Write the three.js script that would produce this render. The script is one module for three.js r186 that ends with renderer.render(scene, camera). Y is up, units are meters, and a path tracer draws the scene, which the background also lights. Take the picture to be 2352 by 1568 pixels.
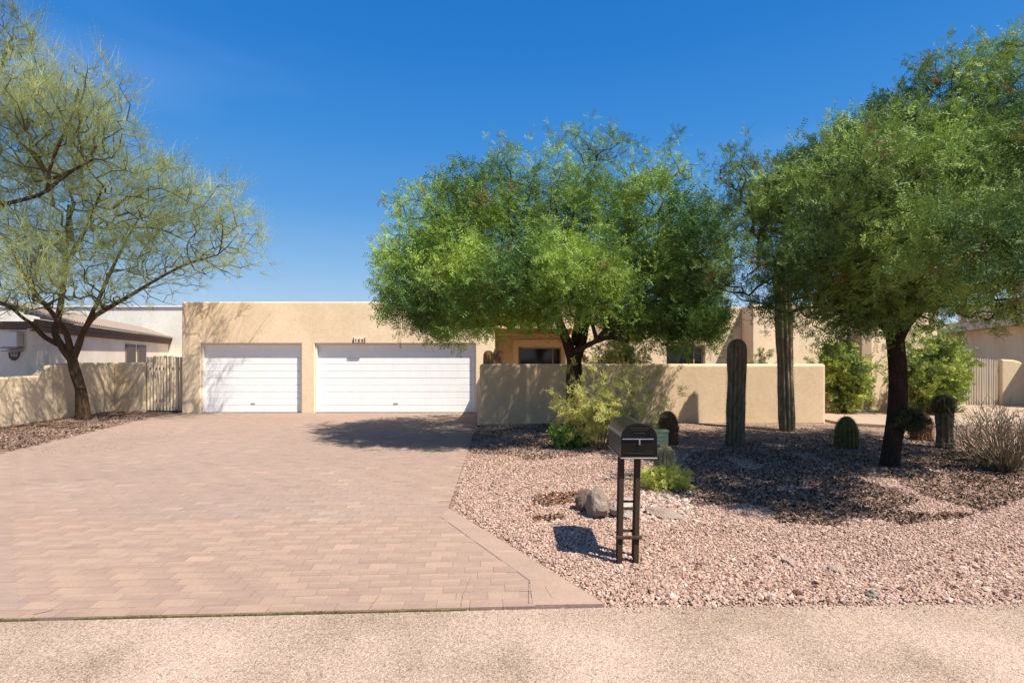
import * as THREE from 'three';
import { mergeGeometries } from 'three/addons/utils/BufferGeometryUtils.js';
import { RoundedBoxGeometry } from 'three/addons/geometries/RoundedBoxGeometry.js';
import { FontLoader } from 'three/addons/loaders/FontLoader.js';
import { TextGeometry } from 'three/addons/geometries/TextGeometry.js';

// ---------------------------------------------------------------- camera, sky, sun, exposure
const scene = new THREE.Scene();
const EYE = 1.8, F = 1200, CX = 1176, HY = 814;           // eye height; pinhole used to turn survey pixels into metres
const camera = new THREE.PerspectiveCamera(66.3, 1024 / 682, 0.1, 2000);
camera.position.set(0, EYE, 0);
camera.lookAt(0, EYE, -10);
camera.setViewOffset(1024, 682, 0, -13, 1024, 682);
const EXPOSURE = 2.0;
const renderer = new THREE.WebGLRenderer();
renderer.toneMapping = THREE.LinearToneMapping;
renderer.toneMappingExposure = EXPOSURE;
renderer.shadowMap.enabled = true;
renderer.setSize(1024, 682);
const SHX = -0.46, SHZ = 0.36;                              // how far a shadow runs per metre of height (x, away from the camera)
const sun = new THREE.DirectionalLight(new THREE.Color(1, 0.94, 0.84), 4.4);
sun.position.set(-SHX * 40, 40, SHZ * 40 - 0).add(new THREE.Vector3(0, 0, -10));
sun.target.position.set(0, 0, -10);
sun.castShadow = true;
sun.shadow.mapSize.set(4096, 4096);
Object.assign(sun.shadow.camera, { left: -30, right: 30, top: 30, bottom: -30, near: 1, far: 120 });
scene.add(sun, sun.target);

// ---------------------------------------------------------------- random numbers and noise
function RNG(s) { let a = s >>> 0; return () => { a = (a + 0x6D2B79F5) >>> 0; let t = a; t = Math.imul(t ^ (t >>> 15), t | 1); t ^= t + Math.imul(t ^ (t >>> 7), t | 61); return ((t ^ (t >>> 14)) >>> 0) / 4294967296; }; }
const gauss = (r) => Math.sqrt(-2 * Math.log(r() + 1e-9)) * Math.cos(6.28318 * r());
const lerp = (a, b, t) => a + (b - a) * t, clamp = (x, a = 0, b = 1) => Math.min(b, Math.max(a, x));
const sstep = (a, b, x) => { const t = clamp((x - a) / (b - a)); return t * t * (3 - 2 * t); };
const hash3 = (x, y, z) => { let h = Math.imul(x, 374761393) ^ Math.imul(y, 668265263) ^ Math.imul(z, 2147483647 - 1274126177); h = Math.imul(h ^ (h >>> 13), 1274126177); return ((h ^ (h >>> 16)) >>> 0) / 4294967296; };
function noise3(x, y, z) {
  const xi = Math.floor(x), yi = Math.floor(y), zi = Math.floor(z), f = (t) => t * t * (3 - 2 * t), u = f(x - xi), v = f(y - yi), w = f(z - zi);
  const c = (i, j, k) => hash3(xi + i, yi + j, zi + k);
  return lerp(lerp(lerp(c(0, 0, 0), c(1, 0, 0), u), lerp(c(0, 1, 0), c(1, 1, 0), u), v), lerp(lerp(c(0, 0, 1), c(1, 0, 1), u), lerp(c(0, 1, 1), c(1, 1, 1), u), v), w);
}
// tiling value noise field, values 0..1
function field(n, px, py, seed) {
  const r = RNG(seed), L = new Float32Array(px * py); for (let i = 0; i < L.length; i++) L[i] = r();
  const out = new Float32Array(n * n);
  for (let y = 0; y < n; y++) {
    const gy = y / n * py, y0 = Math.floor(gy), fy = gy - y0, sy = fy * fy * (3 - 2 * fy), a = (y0 % py) * px, b = ((y0 + 1) % py) * px;
    for (let x = 0; x < n; x++) {
      const gx = x / n * px, x0 = Math.floor(gx), fx = gx - x0, sx = fx * fx * (3 - 2 * fx), c = x0 % px, d = (x0 + 1) % px;
      out[y * n + x] = lerp(lerp(L[a + c], L[a + d], sx), lerp(L[b + c], L[b + d], sx), sy);
    }
  }
  return out;
}
function fbm(n, px, py, oct, seed, gain = 0.55) {
  const out = new Float32Array(n * n); let amp = 1, tot = 0;
  for (let o = 0; o < oct && px <= n && py <= n; o++) { const f = field(n, px, py, seed + o * 17); for (let i = 0; i < f.length; i++) out[i] += f[i] * amp; tot += amp; amp *= gain; px *= 2; py *= 2; }
  for (let i = 0; i < out.length; i++) out[i] /= tot; return out;
}
const toS = (l) => { l = clamp(l); return 255 * (l <= 0.0031308 ? 12.92 * l : 1.055 * Math.pow(l, 1 / 2.4) - 0.055); };
function tex(n, fn, srgb) {
  const d = new Uint8Array(n * n * 4);
  for (let i = 0; i < n * n; i++) { const c = fn(i); for (let k = 0; k < 3; k++) d[i * 4 + k] = srgb ? toS(c[k]) : clamp(c[k]) * 255; d[i * 4 + 3] = 255; }
  const t = new THREE.DataTexture(d, n, n, THREE.RGBAFormat);
  t.wrapS = t.wrapT = THREE.RepeatWrapping; t.magFilter = THREE.LinearFilter; t.minFilter = THREE.LinearMipmapLinearFilter; t.generateMipmaps = true;
  if (srgb) t.colorSpace = THREE.SRGBColorSpace; t.needsUpdate = true; return t;
}
const gray = (n, f) => tex(n, (i) => [f[i], f[i], f[i]], false);
const S2L = (c) => { c /= 255; return c <= 0.04045 ? c / 12.92 : Math.pow((c + 0.055) / 1.055, 2.4); };
const lin = (r, g, b) => [S2L(r), S2L(g), S2L(b)];

// ---------------------------------------------------------------- sky: deep blue, paler towards the horizon
{
  const W = 512, H = 256, d = new Float32Array(W * H * 4);
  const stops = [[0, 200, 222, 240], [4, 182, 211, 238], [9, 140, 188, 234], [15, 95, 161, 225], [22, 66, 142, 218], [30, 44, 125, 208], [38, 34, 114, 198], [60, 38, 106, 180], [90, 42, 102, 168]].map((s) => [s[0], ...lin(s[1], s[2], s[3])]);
  const cir = fbm(512, 4, 16, 5, 91);
  const sd = new THREE.Vector3(-SHX, 1, SHZ).normalize();
  for (let y = 0; y < H; y++) for (let x = 0; x < W; x++) {
    const el = (y + 0.5) / H * 180 - 90, az = ((x + 0.5) / W - 0.5) * 2 * Math.PI;
    let c;
    if (el <= 0) c = stops[0].slice(1);
    else { let k = 0; while (k < stops.length - 2 && stops[k + 1][0] < el) k++; const a = stops[k], b = stops[k + 1], t = clamp((el - a[0]) / (b[0] - a[0])); c = [1, 2, 3].map((i) => lerp(a[i], b[i], t)); }
    const e = el * Math.PI / 180, dir = new THREE.Vector3(Math.cos(e) * Math.cos(az), Math.sin(e), Math.cos(e) * Math.sin(az));
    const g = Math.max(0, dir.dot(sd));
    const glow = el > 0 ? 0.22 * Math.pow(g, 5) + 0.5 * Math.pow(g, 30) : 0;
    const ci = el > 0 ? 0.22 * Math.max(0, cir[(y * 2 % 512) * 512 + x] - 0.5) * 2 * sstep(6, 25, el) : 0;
    const o = (y * W + x) * 4;
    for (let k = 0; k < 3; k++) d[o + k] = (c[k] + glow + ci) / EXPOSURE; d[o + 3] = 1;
  }
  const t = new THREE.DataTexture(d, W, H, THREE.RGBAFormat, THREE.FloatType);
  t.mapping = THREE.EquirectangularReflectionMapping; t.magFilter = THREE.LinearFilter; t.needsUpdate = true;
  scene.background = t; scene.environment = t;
}

// ---------------------------------------------------------------- survey pixels to metres
const gp = (px, py) => { const d = py - HY; return [(px - CX) / d * EYE, -F * EYE / d]; };                 // ground point (x, z)
const at = (px, py, Z) => new THREE.Vector3((px - CX) * Z / F, EYE + (HY - py) * Z / F, -Z);

// ---------------------------------------------------------------- object helpers
const used = {};
function numbered(n) { if (!(n in used)) { used[n] = 0; return n; } return n + '_' + String(++used[n]).padStart(3, '0'); }
function tag(o, label, category, group) { o.userData.label = label; if (category) o.userData.category = category; if (group) o.userData.group = group; return o; }
function thing(name, label, category, p = [0, 0, 0], group) {
  const o = new THREE.Group(); o.name = numbered(name); o.position.set(p[0], p[1], p[2]); scene.add(o); return tag(o, label, category, group);
}
const offs = new Map();
const prep = (g) => { let q = g.index ? g.toNonIndexed() : g; for (const k of Object.keys(q.attributes)) if (!['position', 'normal', 'uv', 'color'].includes(k)) q.deleteAttribute(k); return q; };
function merged(gs) { gs = (Array.isArray(gs) ? gs : [gs]).map(prep); const hasC = gs.some((g) => g.attributes.color); if (hasC) gs.forEach((g) => { if (!g.attributes.color) g.setAttribute('color', new THREE.BufferAttribute(new Float32Array(g.attributes.position.count * 3).fill(1), 3)); }); return gs.length > 1 ? mergeGeometries(gs) : gs[0]; }
// geometry given in world metres; it is moved into the frame of the thing it belongs to
function part(parent, name, gs, mat, noShift) {
  const g = merged(gs); const root = offs.get(parent) || parent;
  if (!noShift) g.translate(-root.position.x, -root.position.y, -root.position.z);
  const m = new THREE.Mesh(g, mat); m.name = numbered2(parent, name); m.castShadow = m.receiveShadow = true; parent.add(m); offs.set(m, root); return m;
}
function numbered2(parent, name) { let n = name, k = 0; while (parent.children.some((c) => c.name === n)) n = name + '_' + String(++k).padStart(3, '0'); return n; }
function struct(name, gs, mat, label) { const m = new THREE.Mesh(merged(gs), mat); m.name = name; m.receiveShadow = m.castShadow = true; m.userData.kind = 'structure'; if (label) m.userData.label = label; scene.add(m); return m; }
function boxUV(g) {       // texture coordinates in metres from the face direction
  g = prep(g); if (!g.attributes.normal) g.computeVertexNormals();
  const p = g.attributes.position, n = g.attributes.normal, uv = new Float32Array(p.count * 2);
  for (let i = 0; i < p.count; i++) {
    const ax = Math.abs(n.getX(i)), ay = Math.abs(n.getY(i)), az = Math.abs(n.getZ(i));
    if (ay > ax && ay > az) { uv[2 * i] = p.getX(i); uv[2 * i + 1] = p.getZ(i); } else if (ax > az) { uv[2 * i] = p.getZ(i); uv[2 * i + 1] = p.getY(i); } else { uv[2 * i] = p.getX(i); uv[2 * i + 1] = p.getY(i); }
  }
  g.setAttribute('uv', new THREE.BufferAttribute(uv, 2)); return g;
}
const bx = (x0, x1, y0, y1, z0, z1, r = 0) => {            // box from corner to corner, rounded by r
  const w = Math.abs(x1 - x0), h = Math.abs(y1 - y0), d = Math.abs(z1 - z0);
  const g = r ? new RoundedBoxGeometry(w, h, d, 2, Math.min(r, w / 2.01, h / 2.01, d / 2.01)) : new THREE.BoxGeometry(w, h, d);
  g.translate((x0 + x1) / 2, (y0 + y1) / 2, (z0 + z1) / 2); return boxUV(g);
};
function slab(pts, depth, bev = 0.03, holes = []) {          // polygon in x,y extruded towards -z from z = 0
  const s = new THREE.Shape(pts.map((p) => new THREE.Vector2(p[0], p[1])));
  for (const h of holes) s.holes.push(new THREE.Path(h.map((p) => new THREE.Vector2(p[0], p[1]))));
  const g = new THREE.ExtrudeGeometry(s, { depth: depth - 2 * bev, bevelEnabled: bev > 0, bevelThickness: bev, bevelSize: bev, bevelOffset: -bev, bevelSegments: 3, curveSegments: 8 });
  g.translate(0, 0, bev - depth); return g;
}
const rect = (x0, x1, y0, y1) => [[x0, y0], [x1, y0], [x1, y1], [x0, y1]];
function rod(a, b, r0, r1 = r0, n = 6) {
  const v = new THREE.Vector3().subVectors(b, a), g = new THREE.CylinderGeometry(r1, r0, v.length(), n, 1, false);
  g.applyQuaternion(new THREE.Quaternion().setFromUnitVectors(new THREE.Vector3(0, 1, 0), v.clone().normalize())); g.translate((a.x + b.x) / 2, (a.y + b.y) / 2, (a.z + b.z) / 2); return g;
}

// ---------------------------------------------------------------- materials
const N = 1024;
const stuccoH = (() => { const a = fbm(N, 64, 64, 4, 3, 0.7), b = fbm(N, 8, 8, 3, 5); return a.map((v, i) => v * 0.8 + b[i] * 0.2); })();
const stuccoBump = gray(N, stuccoH);
const stuccoTone = (() => { const a = fbm(N, 3, 3, 5, 7, 0.65), b = fbm(N, 24, 4, 4, 8), c = fbm(N, 64, 64, 3, 9); return tex(N, (i) => { const v = 0.86 + 0.28 * (a[i] - 0.5) + 0.07 * (b[i] - 0.5) + 0.16 * (c[i] - 0.5); return [v, v * (0.99 + 0.03 * (a[i] - .5)), v * (0.98 + 0.1 * (a[i] - 0.5))]; }, true); })();
function stucco(r, g, b, rep = 0.33, bump = 0.0025) {
  const t = stuccoTone.clone(), u = stuccoBump.clone(); t.repeat.set(rep, rep); u.repeat.set(rep, rep); t.needsUpdate = u.needsUpdate = true;
  return new THREE.MeshPhysicalMaterial({ specularIntensity: 0.25, color: new THREE.Color().setRGB(r, g, b), map: t, bumpMap: u, bumpScale: bump, roughness: 0.95 });
}
const mat = (r, g, b, rough = 0.8, extra = {}) => new THREE.MeshPhysicalMaterial({ specularIntensity: rough >= 0.85 ? 0.2 : 1, color: new THREE.Color().setRGB(r, g, b), roughness: rough, ...extra });
const M = {
  tan: stucco(0.90, 0.70, 0.475), tanWall: stucco(0.75, 0.56, 0.36), cream: stucco(0.98, 0.84, 0.66), creamWhite: stucco(0.85, 0.82, 0.72), sandWall: stucco(0.66, 0.52, 0.33), rightHouse: stucco(0.80, 0.62, 0.39),
  yardWall: stucco(0.80, 0.63, 0.42),
};
const grainT = (() => { const a = fbm(512, 64, 3, 4, 21, 0.7), b = fbm(512, 4, 4, 3, 22); return [tex(512, (i) => { const v = 0.62 + 0.6 * (a[i] - 0.5) + 0.3 * (b[i] - 0.5); return [v, v, v]; }, true), gray(512, a)]; })();
const wood = (r, g, b, ru = 4, rv = 1, bump = 0.004) => { const m = grainT[0].clone(), h = grainT[1].clone(); m.repeat.set(ru, rv); h.repeat.set(ru, rv); m.needsUpdate = h.needsUpdate = true; return mat(r, g, b, 0.85, { map: m, bumpMap: h, bumpScale: bump }); };
const barkT = (() => { const a = fbm(512, 14, 4, 5, 31, 0.65), b = fbm(512, 4, 3, 3, 33); const h = a.map((v, i) => Math.abs(v - 0.5) * 2 * 0.8 + b[i] * 0.2); return [tex(512, (i) => { const v = 0.25 + 1.1 * h[i]; return [v, v * 0.95, v * 0.88]; }, true), gray(512, h)]; })();
const bark = (r, g, b, bump = 0.02) => mat(r, g, b, 0.95, { map: barkT[0], bumpMap: barkT[1], bumpScale: bump });
const doorT = (() => { const a = fbm(512, 6, 3, 4, 41), b = fbm(512, 60, 4, 3, 43); return tex(512, (i) => { const v = 0.92 + 0.10 * (a[i] - 0.5) + 0.05 * (b[i] - 0.5); return [v, v, v * 0.99]; }, true); })();
M.door = mat(0.92, 0.915, 0.90, 0.55, { map: doorT });
M.glassDark = new THREE.MeshPhysicalMaterial({ color: new THREE.Color().setRGB(0.02, 0.02, 0.022), roughness: 0.08, metalness: 0 });
M.frame = mat(0.30, 0.25, 0.19, 0.7);
M.whiteFrame = mat(0.75, 0.72, 0.66, 0.6);
M.beam = wood(0.42, 0.20, 0.07, 1, 6);
M.latilla = wood(0.95, 0.80, 0.62, 2, 1);
M.latillaGap = mat(0.30, 0.22, 0.14, 0.95);
M.steel = wood(0.10, 0.065, 0.045, 2, 1, 0.003);
M.black = new THREE.MeshPhysicalMaterial({ color: new THREE.Color().setRGB(0.008, 0.0075, 0.0075), roughness: 0.28, specularIntensity: 0.35 });
M.zinc = mat(0.24, 0.22, 0.20, 0.5, { metalness: 0.4 });
M.soil = mat(0.2, 0.14, 0.1, 1);

// ---------------------------------------------------------------- ground, road, driveway
const roadZ = (x) => -(x < 0.66 ? 3.686 + 0.0486 * x : 3.718 + 0.016 * (x - 0.66));       // far edge of the road
const drive = [[-10.45, -15.98], [-0.95, -15.98], [-0.82, -9.56], [-0.738, -6.07], [0.663, -3.735], [-11, -3.2], [-8.9, -6.6], [-9.16, -9.35]];
const inPoly = (P, x, z) => { let c = false; for (let i = 0, j = P.length - 1; i < P.length; j = i++) { const a = P[i], b = P[j]; if ((a[1] > z) !== (b[1] > z) && x < (b[0] - a[0]) * (z - a[1]) / (b[1] - a[1]) + a[0]) c = !c; } return c; };
const segD = (x, z, a, b) => { const dx = b[0] - a[0], dz = b[1] - a[1], t = clamp(((x - a[0]) * dx + (z - a[1]) * dz) / (dx * dx + dz * dz)); return Math.hypot(x - a[0] - t * dx, z - a[1] - t * dz); };
const polyD = (P, x, z) => { let m = 1e9; for (let i = 0; i < P.length; i++) m = Math.min(m, segD(x, z, P[i], P[(i + 1) % P.length])); return m; };
function groundY(x, z) {
  if (z > roadZ(x) || inPoly(drive, x, z) || z < -18 || Math.abs(x) > 30) return -0.02;
  const d = Math.min(roadZ(x) - z, polyD(drive, x, z)), k = sstep(0.05, 1.6, d) * (1 - sstep(-15.5, -18, z)) * (1 - sstep(20, 30, Math.abs(x)));
  return -0.02 + 0.024 * sstep(0, 0.12, d) + k * (0.035 + 0.07 * (noise3(x * 0.55, 3, z * 0.55) - 0.45) + 0.025 * (noise3(x * 2.3, 7, z * 2.3) - 0.5));
}
{
  // gravelly soil, one sheet to the horizon
  const xs = [], zs = [];
  for (const v of [-900, -400, -200, -100, -60, -40]) xs.push(v); for (let v = -30; v <= 30; v += 0.3) xs.push(v); for (const v of [40, 60, 100, 200, 400, 900]) xs.push(v);
  for (const v of [300, 120, 60, 30, 15, 8, 4, 1, 0]) zs.push(v); for (let v = -1; v >= -19; v -= 0.25) zs.push(v); for (const v of [-22, -28, -40, -60, -100, -200, -400, -1200]) zs.push(v);
  const pos = [], col = [], uv = [], idx = [];
  for (const z of zs) for (const x of xs) {
    pos.push(x, groundY(x, z), z); uv.push(x / 2.5, z / 2.5);
    const n = noise3(x * 0.8, 1, z * 0.8), m = noise3(x * 0.25, 5, z * 0.25);
    let c = [lerp(0.80, 1.02, n), lerp(0.78, 1.0, n), lerp(0.76, 1.0, n)];
    const sandy = sstep(-8.8, -10.5, z) * sstep(3, 6, x);          // paler trodden sand near the garden wall
    c = [lerp(c[0], 1.12, sandy * 0.6), lerp(c[1], 1.15, sandy * 0.6), lerp(c[2], 1.1, sandy * 0.6)];
    const w = 0.9 + 0.2 * m; col.push(c[0] * w, c[1] * w, c[2] * w);
  }
  const w = xs.length; for (let j = 0; j < zs.length - 1; j++) for (let i = 0; i < w - 1; i++) { const a = j * w + i; idx.push(a, a + 1, a + w, a + 1, a + w + 1, a + w); }
  const g = new THREE.BufferGeometry(); g.setAttribute('position', new THREE.Float32BufferAttribute(pos, 3)); g.setAttribute('color', new THREE.Float32BufferAttribute(col, 3)); g.setAttribute('uv', new THREE.Float32BufferAttribute(uv, 2)); g.setIndex(idx); g.computeVertexNormals();
  const a = fbm(N, 96, 96, 3, 51, 0.8), b = fbm(N, 6, 6, 4, 52), c = field(N, 200, 200, 54);
  const gm = tex(N, (i) => { const v = 0.25 + 0.42 * (a[i] - 0.5) + 0.2 * (b[i] - 0.5), k = c[i] > 0.86 ? 0.55 : 1; return [v * 1.0 * k, v * 0.68 * k, v * 0.51 * k]; }, true);
  const m = new THREE.MeshPhysicalMaterial({ specularIntensity: 0.25, map: gm, bumpMap: gray(N, a), bumpScale: 0.03, roughness: 1, vertexColors: true });
  struct('ground', g, m);
}
{
  // exposed-aggregate road in front
  const P = [[-40, roadZ(-40) + 0.02], [0.66, roadZ(0.66) + 0.012], [40, roadZ(40) + 0.012], [40, 2.6], [-40, 2.6]];
  const s = new THREE.Shape(P.map((p) => new THREE.Vector2(p[0], -p[1]))); const g = new THREE.ShapeGeometry(s); g.rotateX(-Math.PI / 2); g.translate(0, 0.006, 0);
  const u = g.attributes.position, uv = g.attributes.uv; for (let i = 0; i < u.count; i++) uv.setXY(i, u.getX(i) / 2.4, u.getZ(i) / 2.4);
  const n = 2048, f1 = field(n, 520, 520, 61), f2 = field(n, 260, 260, 62), b = fbm(n, 4, 4, 4, 63), e = field(n, 700, 700, 64);
  const rm = tex(n, (i) => { let v = 0.335 + 0.17 * (f1[i] - 0.5) + 0.12 * (f2[i] - 0.5) + 0.22 * (b[i] - 0.5) + 0.2 * (e[i] - 0.5); let r = 1, bl = 0.575; if (f1[i] > 0.82) { v *= 1.35; bl = 0.60; } if (f2[i] < 0.16) v *= 0.75; return [v * r, v * (0.735 + 0.03 * (f2[i] - .5)), v * bl * (0.93 + 0.1 * b[i])]; }, true);
  const h = f1.map((v, i) => v * 0.6 + e[i] * 0.4);
  const m = new THREE.MeshPhysicalMaterial({ specularIntensity: 0.25, map: rm, bumpMap: gray(n, h), bumpScale: 0.004, roughness: 0.92 });
  struct('road', g, m);
}
{
  // pinkish concrete driveway: main slab, edge strip along the gravel, joint along the road
  const d = new THREE.Group(); d.name = 'driveway'; d.userData.kind = 'structure'; scene.add(d);
  const n = 2048, a = fbm(n, 3, 14, 6, 71, 0.6), b = fbm(n, 5, 5, 5, 72), c = fbm(n, 128, 128, 3, 73, 0.8), f = fbm(n, 10, 60, 3, 74);
  const dm = tex(n, (i) => { let v = 0.298 + 0.09 * (a[i] - 0.5) + 0.09 * (b[i] - 0.5) + 0.05 * (c[i] - 0.5); if (f[i] > 0.74) v *= 1 + 1.2 * (f[i] - 0.74); const w = b[i] - 0.5; return [v * (1 + .04 * w), v * 0.70, v * (0.535 - 0.06 * w)]; }, true);
  const bh = c.map((v, i) => 0.5 * v + 0.5 * a[i]);
  const dmat = new THREE.MeshPhysicalMaterial({ specularIntensity: 0.25, map: dm, bumpMap: gray(n, bh), bumpScale: 0.006, roughness: 0.9 });
  const poly = (P, top) => { const s = new THREE.Shape(P.map((p) => new THREE.Vector2(p[0], -p[1]))); const g = new THREE.ExtrudeGeometry(s, { depth: 0.05, bevelEnabled: true, bevelThickness: 0.006, bevelSize: 0.006, bevelOffset: -0.006, bevelSegments: 2 }); g.rotateX(-Math.PI / 2); g.translate(0, top - 0.056, 0); const q = boxUV(g), uv = q.attributes.uv; for (let i = 0; i < uv.count; i++) uv.setXY(i, uv.getX(i) / 5, uv.getY(i) / 5); return q; };
  const inner = [[-10.42, -15.95], [-0.97, -15.95], [-0.84, -9.56], [-0.77, -6.1], [-0.80, -5.71], [0.12, -4.13], [0.13, roadZ(0.13) - 0.012], [-11, roadZ(-11) - 0.012], [-8.95, -6.6], [-9.2, -9.35]];
  part(d, 'sand_bed', poly([[-10.45, -15.98], [-0.95, -15.98], [-0.82, -9.56], [-0.745, -6.1], [-0.76, -5.74], [0.16, -4.13], [0.2, roadZ(0.2) - 0.03], [-11, roadZ(-11) - 0.03], [-8.9, -6.6], [-9.16, -9.35]], 0.0135), dmat);
  {
    const r = RNG(77), L = 0.235, Wd = 0.118, j = 0.003, all = [], th = 0.0486, ca = Math.cos(th), sa = Math.sin(th);
    for (let row = 0; row < 150; row++) for (let col = -50; col < 8; col++) {
      const u = (col + (row % 2) * 0.5) * L, v = row * Wd, x = u * ca + v * sa + 0.05, z = -3.70 - Wd / 2 - v * ca - u * sa;
      if (!inPoly(inner, x, z) || polyD(inner, x, z) < 0.03) continue;
      const pale = noise3(x * 0.5, 11, z * 0.9), t = r(); let k = 0.965 + 0.07 * r() + 0.10 * (pale - 0.5); if (t < 0.03) k *= 1.12; else if (t < 0.08) k *= 0.92; const wm = 0.035 * (r() - 0.5) + 0.05 * (noise3(x * 0.35, 2, z * 0.35) - 0.5);
      all.push({ x, z, c: [k * (1 + wm), k, k * (1 - wm)], y: 0.0015 * (r() - 0.5), rx: 0.006 * (r() - 0.5), rz: 0.006 * (r() - 0.5), vis: Math.abs(x) < 0.95 * -z });
    }
    all.sort((a, b) => (a.vis ? 0 : 1) - (b.vis ? 0 : 1) || b.z - a.z);
    const gv = (seed) => { const g = new RoundedBoxGeometry(L - j, 0.03, Wd - j, 1, 0.0016), uv = g.attributes.uv, p = g.attributes.position; for (let i = 0; i < uv.count; i++) uv.setXY(i, (p.getX(i) + seed * 0.37) / 1.7, (p.getZ(i) + seed * 0.71) / 1.7); return g; };
    const geos = [1, 2, 3, 4].map(gv), mats = []; for (let i = 0; i < 12; i++) { const m = dmat.clone(), k = 0.90 + 0.20 * i / 11; m.color.setRGB(k * 1.02, k, k * 0.99); mats.push(m); }
    all.slice(0, 300).forEach((e, i) => { const kk = (e.c[0] + e.c[1]) / 2, m = new THREE.Mesh(geos[i % 4], mats[Math.round(clamp((kk - 0.90) / 0.2) * 11)]); m.name = 'paver' + (i ? '_' + String(i).padStart(3, '0') : ''); m.position.set(e.x, 0.003 + e.y, e.z); m.rotation.set(e.rx, th, e.rz); m.castShadow = m.receiveShadow = true; d.add(m); });
    const rest = all.slice(300), im = new THREE.InstancedMesh(geos[0], dmat, rest.length), X = new THREE.Matrix4(), Q = new THREE.Quaternion(), E = new THREE.Euler(), c = new THREE.Color();
    rest.forEach((e, i) => { X.compose(new THREE.Vector3(e.x, 0.003 + e.y, e.z), Q.setFromEuler(E.set(e.rx, th + (i % 2 ? Math.PI : 0), e.rz)), new THREE.Vector3(1, 1, 1)); im.setMatrixAt(i, X); im.setColorAt(i, c.setRGB(...e.c)); });
    im.name = 'paver_field'; im.userData.kind = 'stuff'; im.castShadow = im.receiveShadow = true; d.add(im); console.log('pavers', all.length);
  }
  const m2 = dmat.clone(); m2.color.setRGB(1.06, 1.05, 1.05);
  part(d, 'edge_strip', poly([[-0.738, -6.07], [0.663, -3.738], [0.145, roadZ(0.145) - 0.03], [0.136, -4.125], [-0.779, -5.725]], 0.021), m2);
  // dusty olive weeds in the joint to the road
  const pts = []; const r = RNG(5); const g = [];
  for (let x = -4.2; x < 0.75; x += 0.02) { if (noise3(x * 1.6, 5, 1) < 0.36) continue; const w = 0.006 + 0.012 * noise3(x * 6, 0, 0), z = roadZ(x) - 0.010 + 0.01 * (r() - 0.5); g.push(bx(x, x + 0.022, 0.0, 0.010 + 0.012 * r() * noise3(x * 4, 2, 0), z - w / 2, z + w / 2)); }
  part(d, 'joint_moss', g, mat(0.17, 0.135, 0.06, 1));
  const cr = [];
  const crack = (P) => { for (let i = 0; i < P.length - 1; i++) { const steps = 7; let pv = null; for (let k = 0; k <= steps; k++) { const t = k / steps, x = lerp(P[i][0], P[i + 1][0], t) + 0.012 * (noise3(i * 9 + k * 2.7, 4, P[0][0] * 7) - 0.5), z = lerp(P[i][1], P[i + 1][1], t); const v = new THREE.Vector3(x, 0.0215, z); if (pv) cr.push(rod(pv, v, 0.0014, 0.0014, 4)); pv = v; } } };
  const q = (x, y) => gp(x, y);
  crack([q(1215, 1341), q(1214, 1370), q(1216, 1392)]); crack([q(1082, 1330), q(1063, 1372), q(1058, 1399)]); crack([q(1252, 1352), q(1262, 1372), q(1270, 1378)]); crack([q(870, 1374), q(850, 1402)]); crack([q(75, 1418), q(120, 1408)]);
  part(d, 'crack', cr, mat(0.14, 0.095, 0.07, 1));
}

{
  // pale trodden walk from the entrance towards the arched gate
  const P = [[8.25, -13.1], [9.4, -12.55], [11.2, -12.7], [14.2, -13.6], [22, -13.9], [22, -17.6], [13.2, -17.6], [13.2, -15.96], [8.25, -15.96]];
  const s = new THREE.Shape(P.map((p) => new THREE.Vector2(p[0], -p[1]))), g = new THREE.ExtrudeGeometry(s, { depth: 0.08, bevelEnabled: true, bevelThickness: 0.015, bevelSize: 0.02, bevelOffset: -0.02, bevelSegments: 2 }); g.rotateX(-Math.PI / 2); g.translate(0, 0.005, 0);
  struct('path', boxUV(g), stucco(0.40, 0.30, 0.22, 0.4, 0.006));
}
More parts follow.
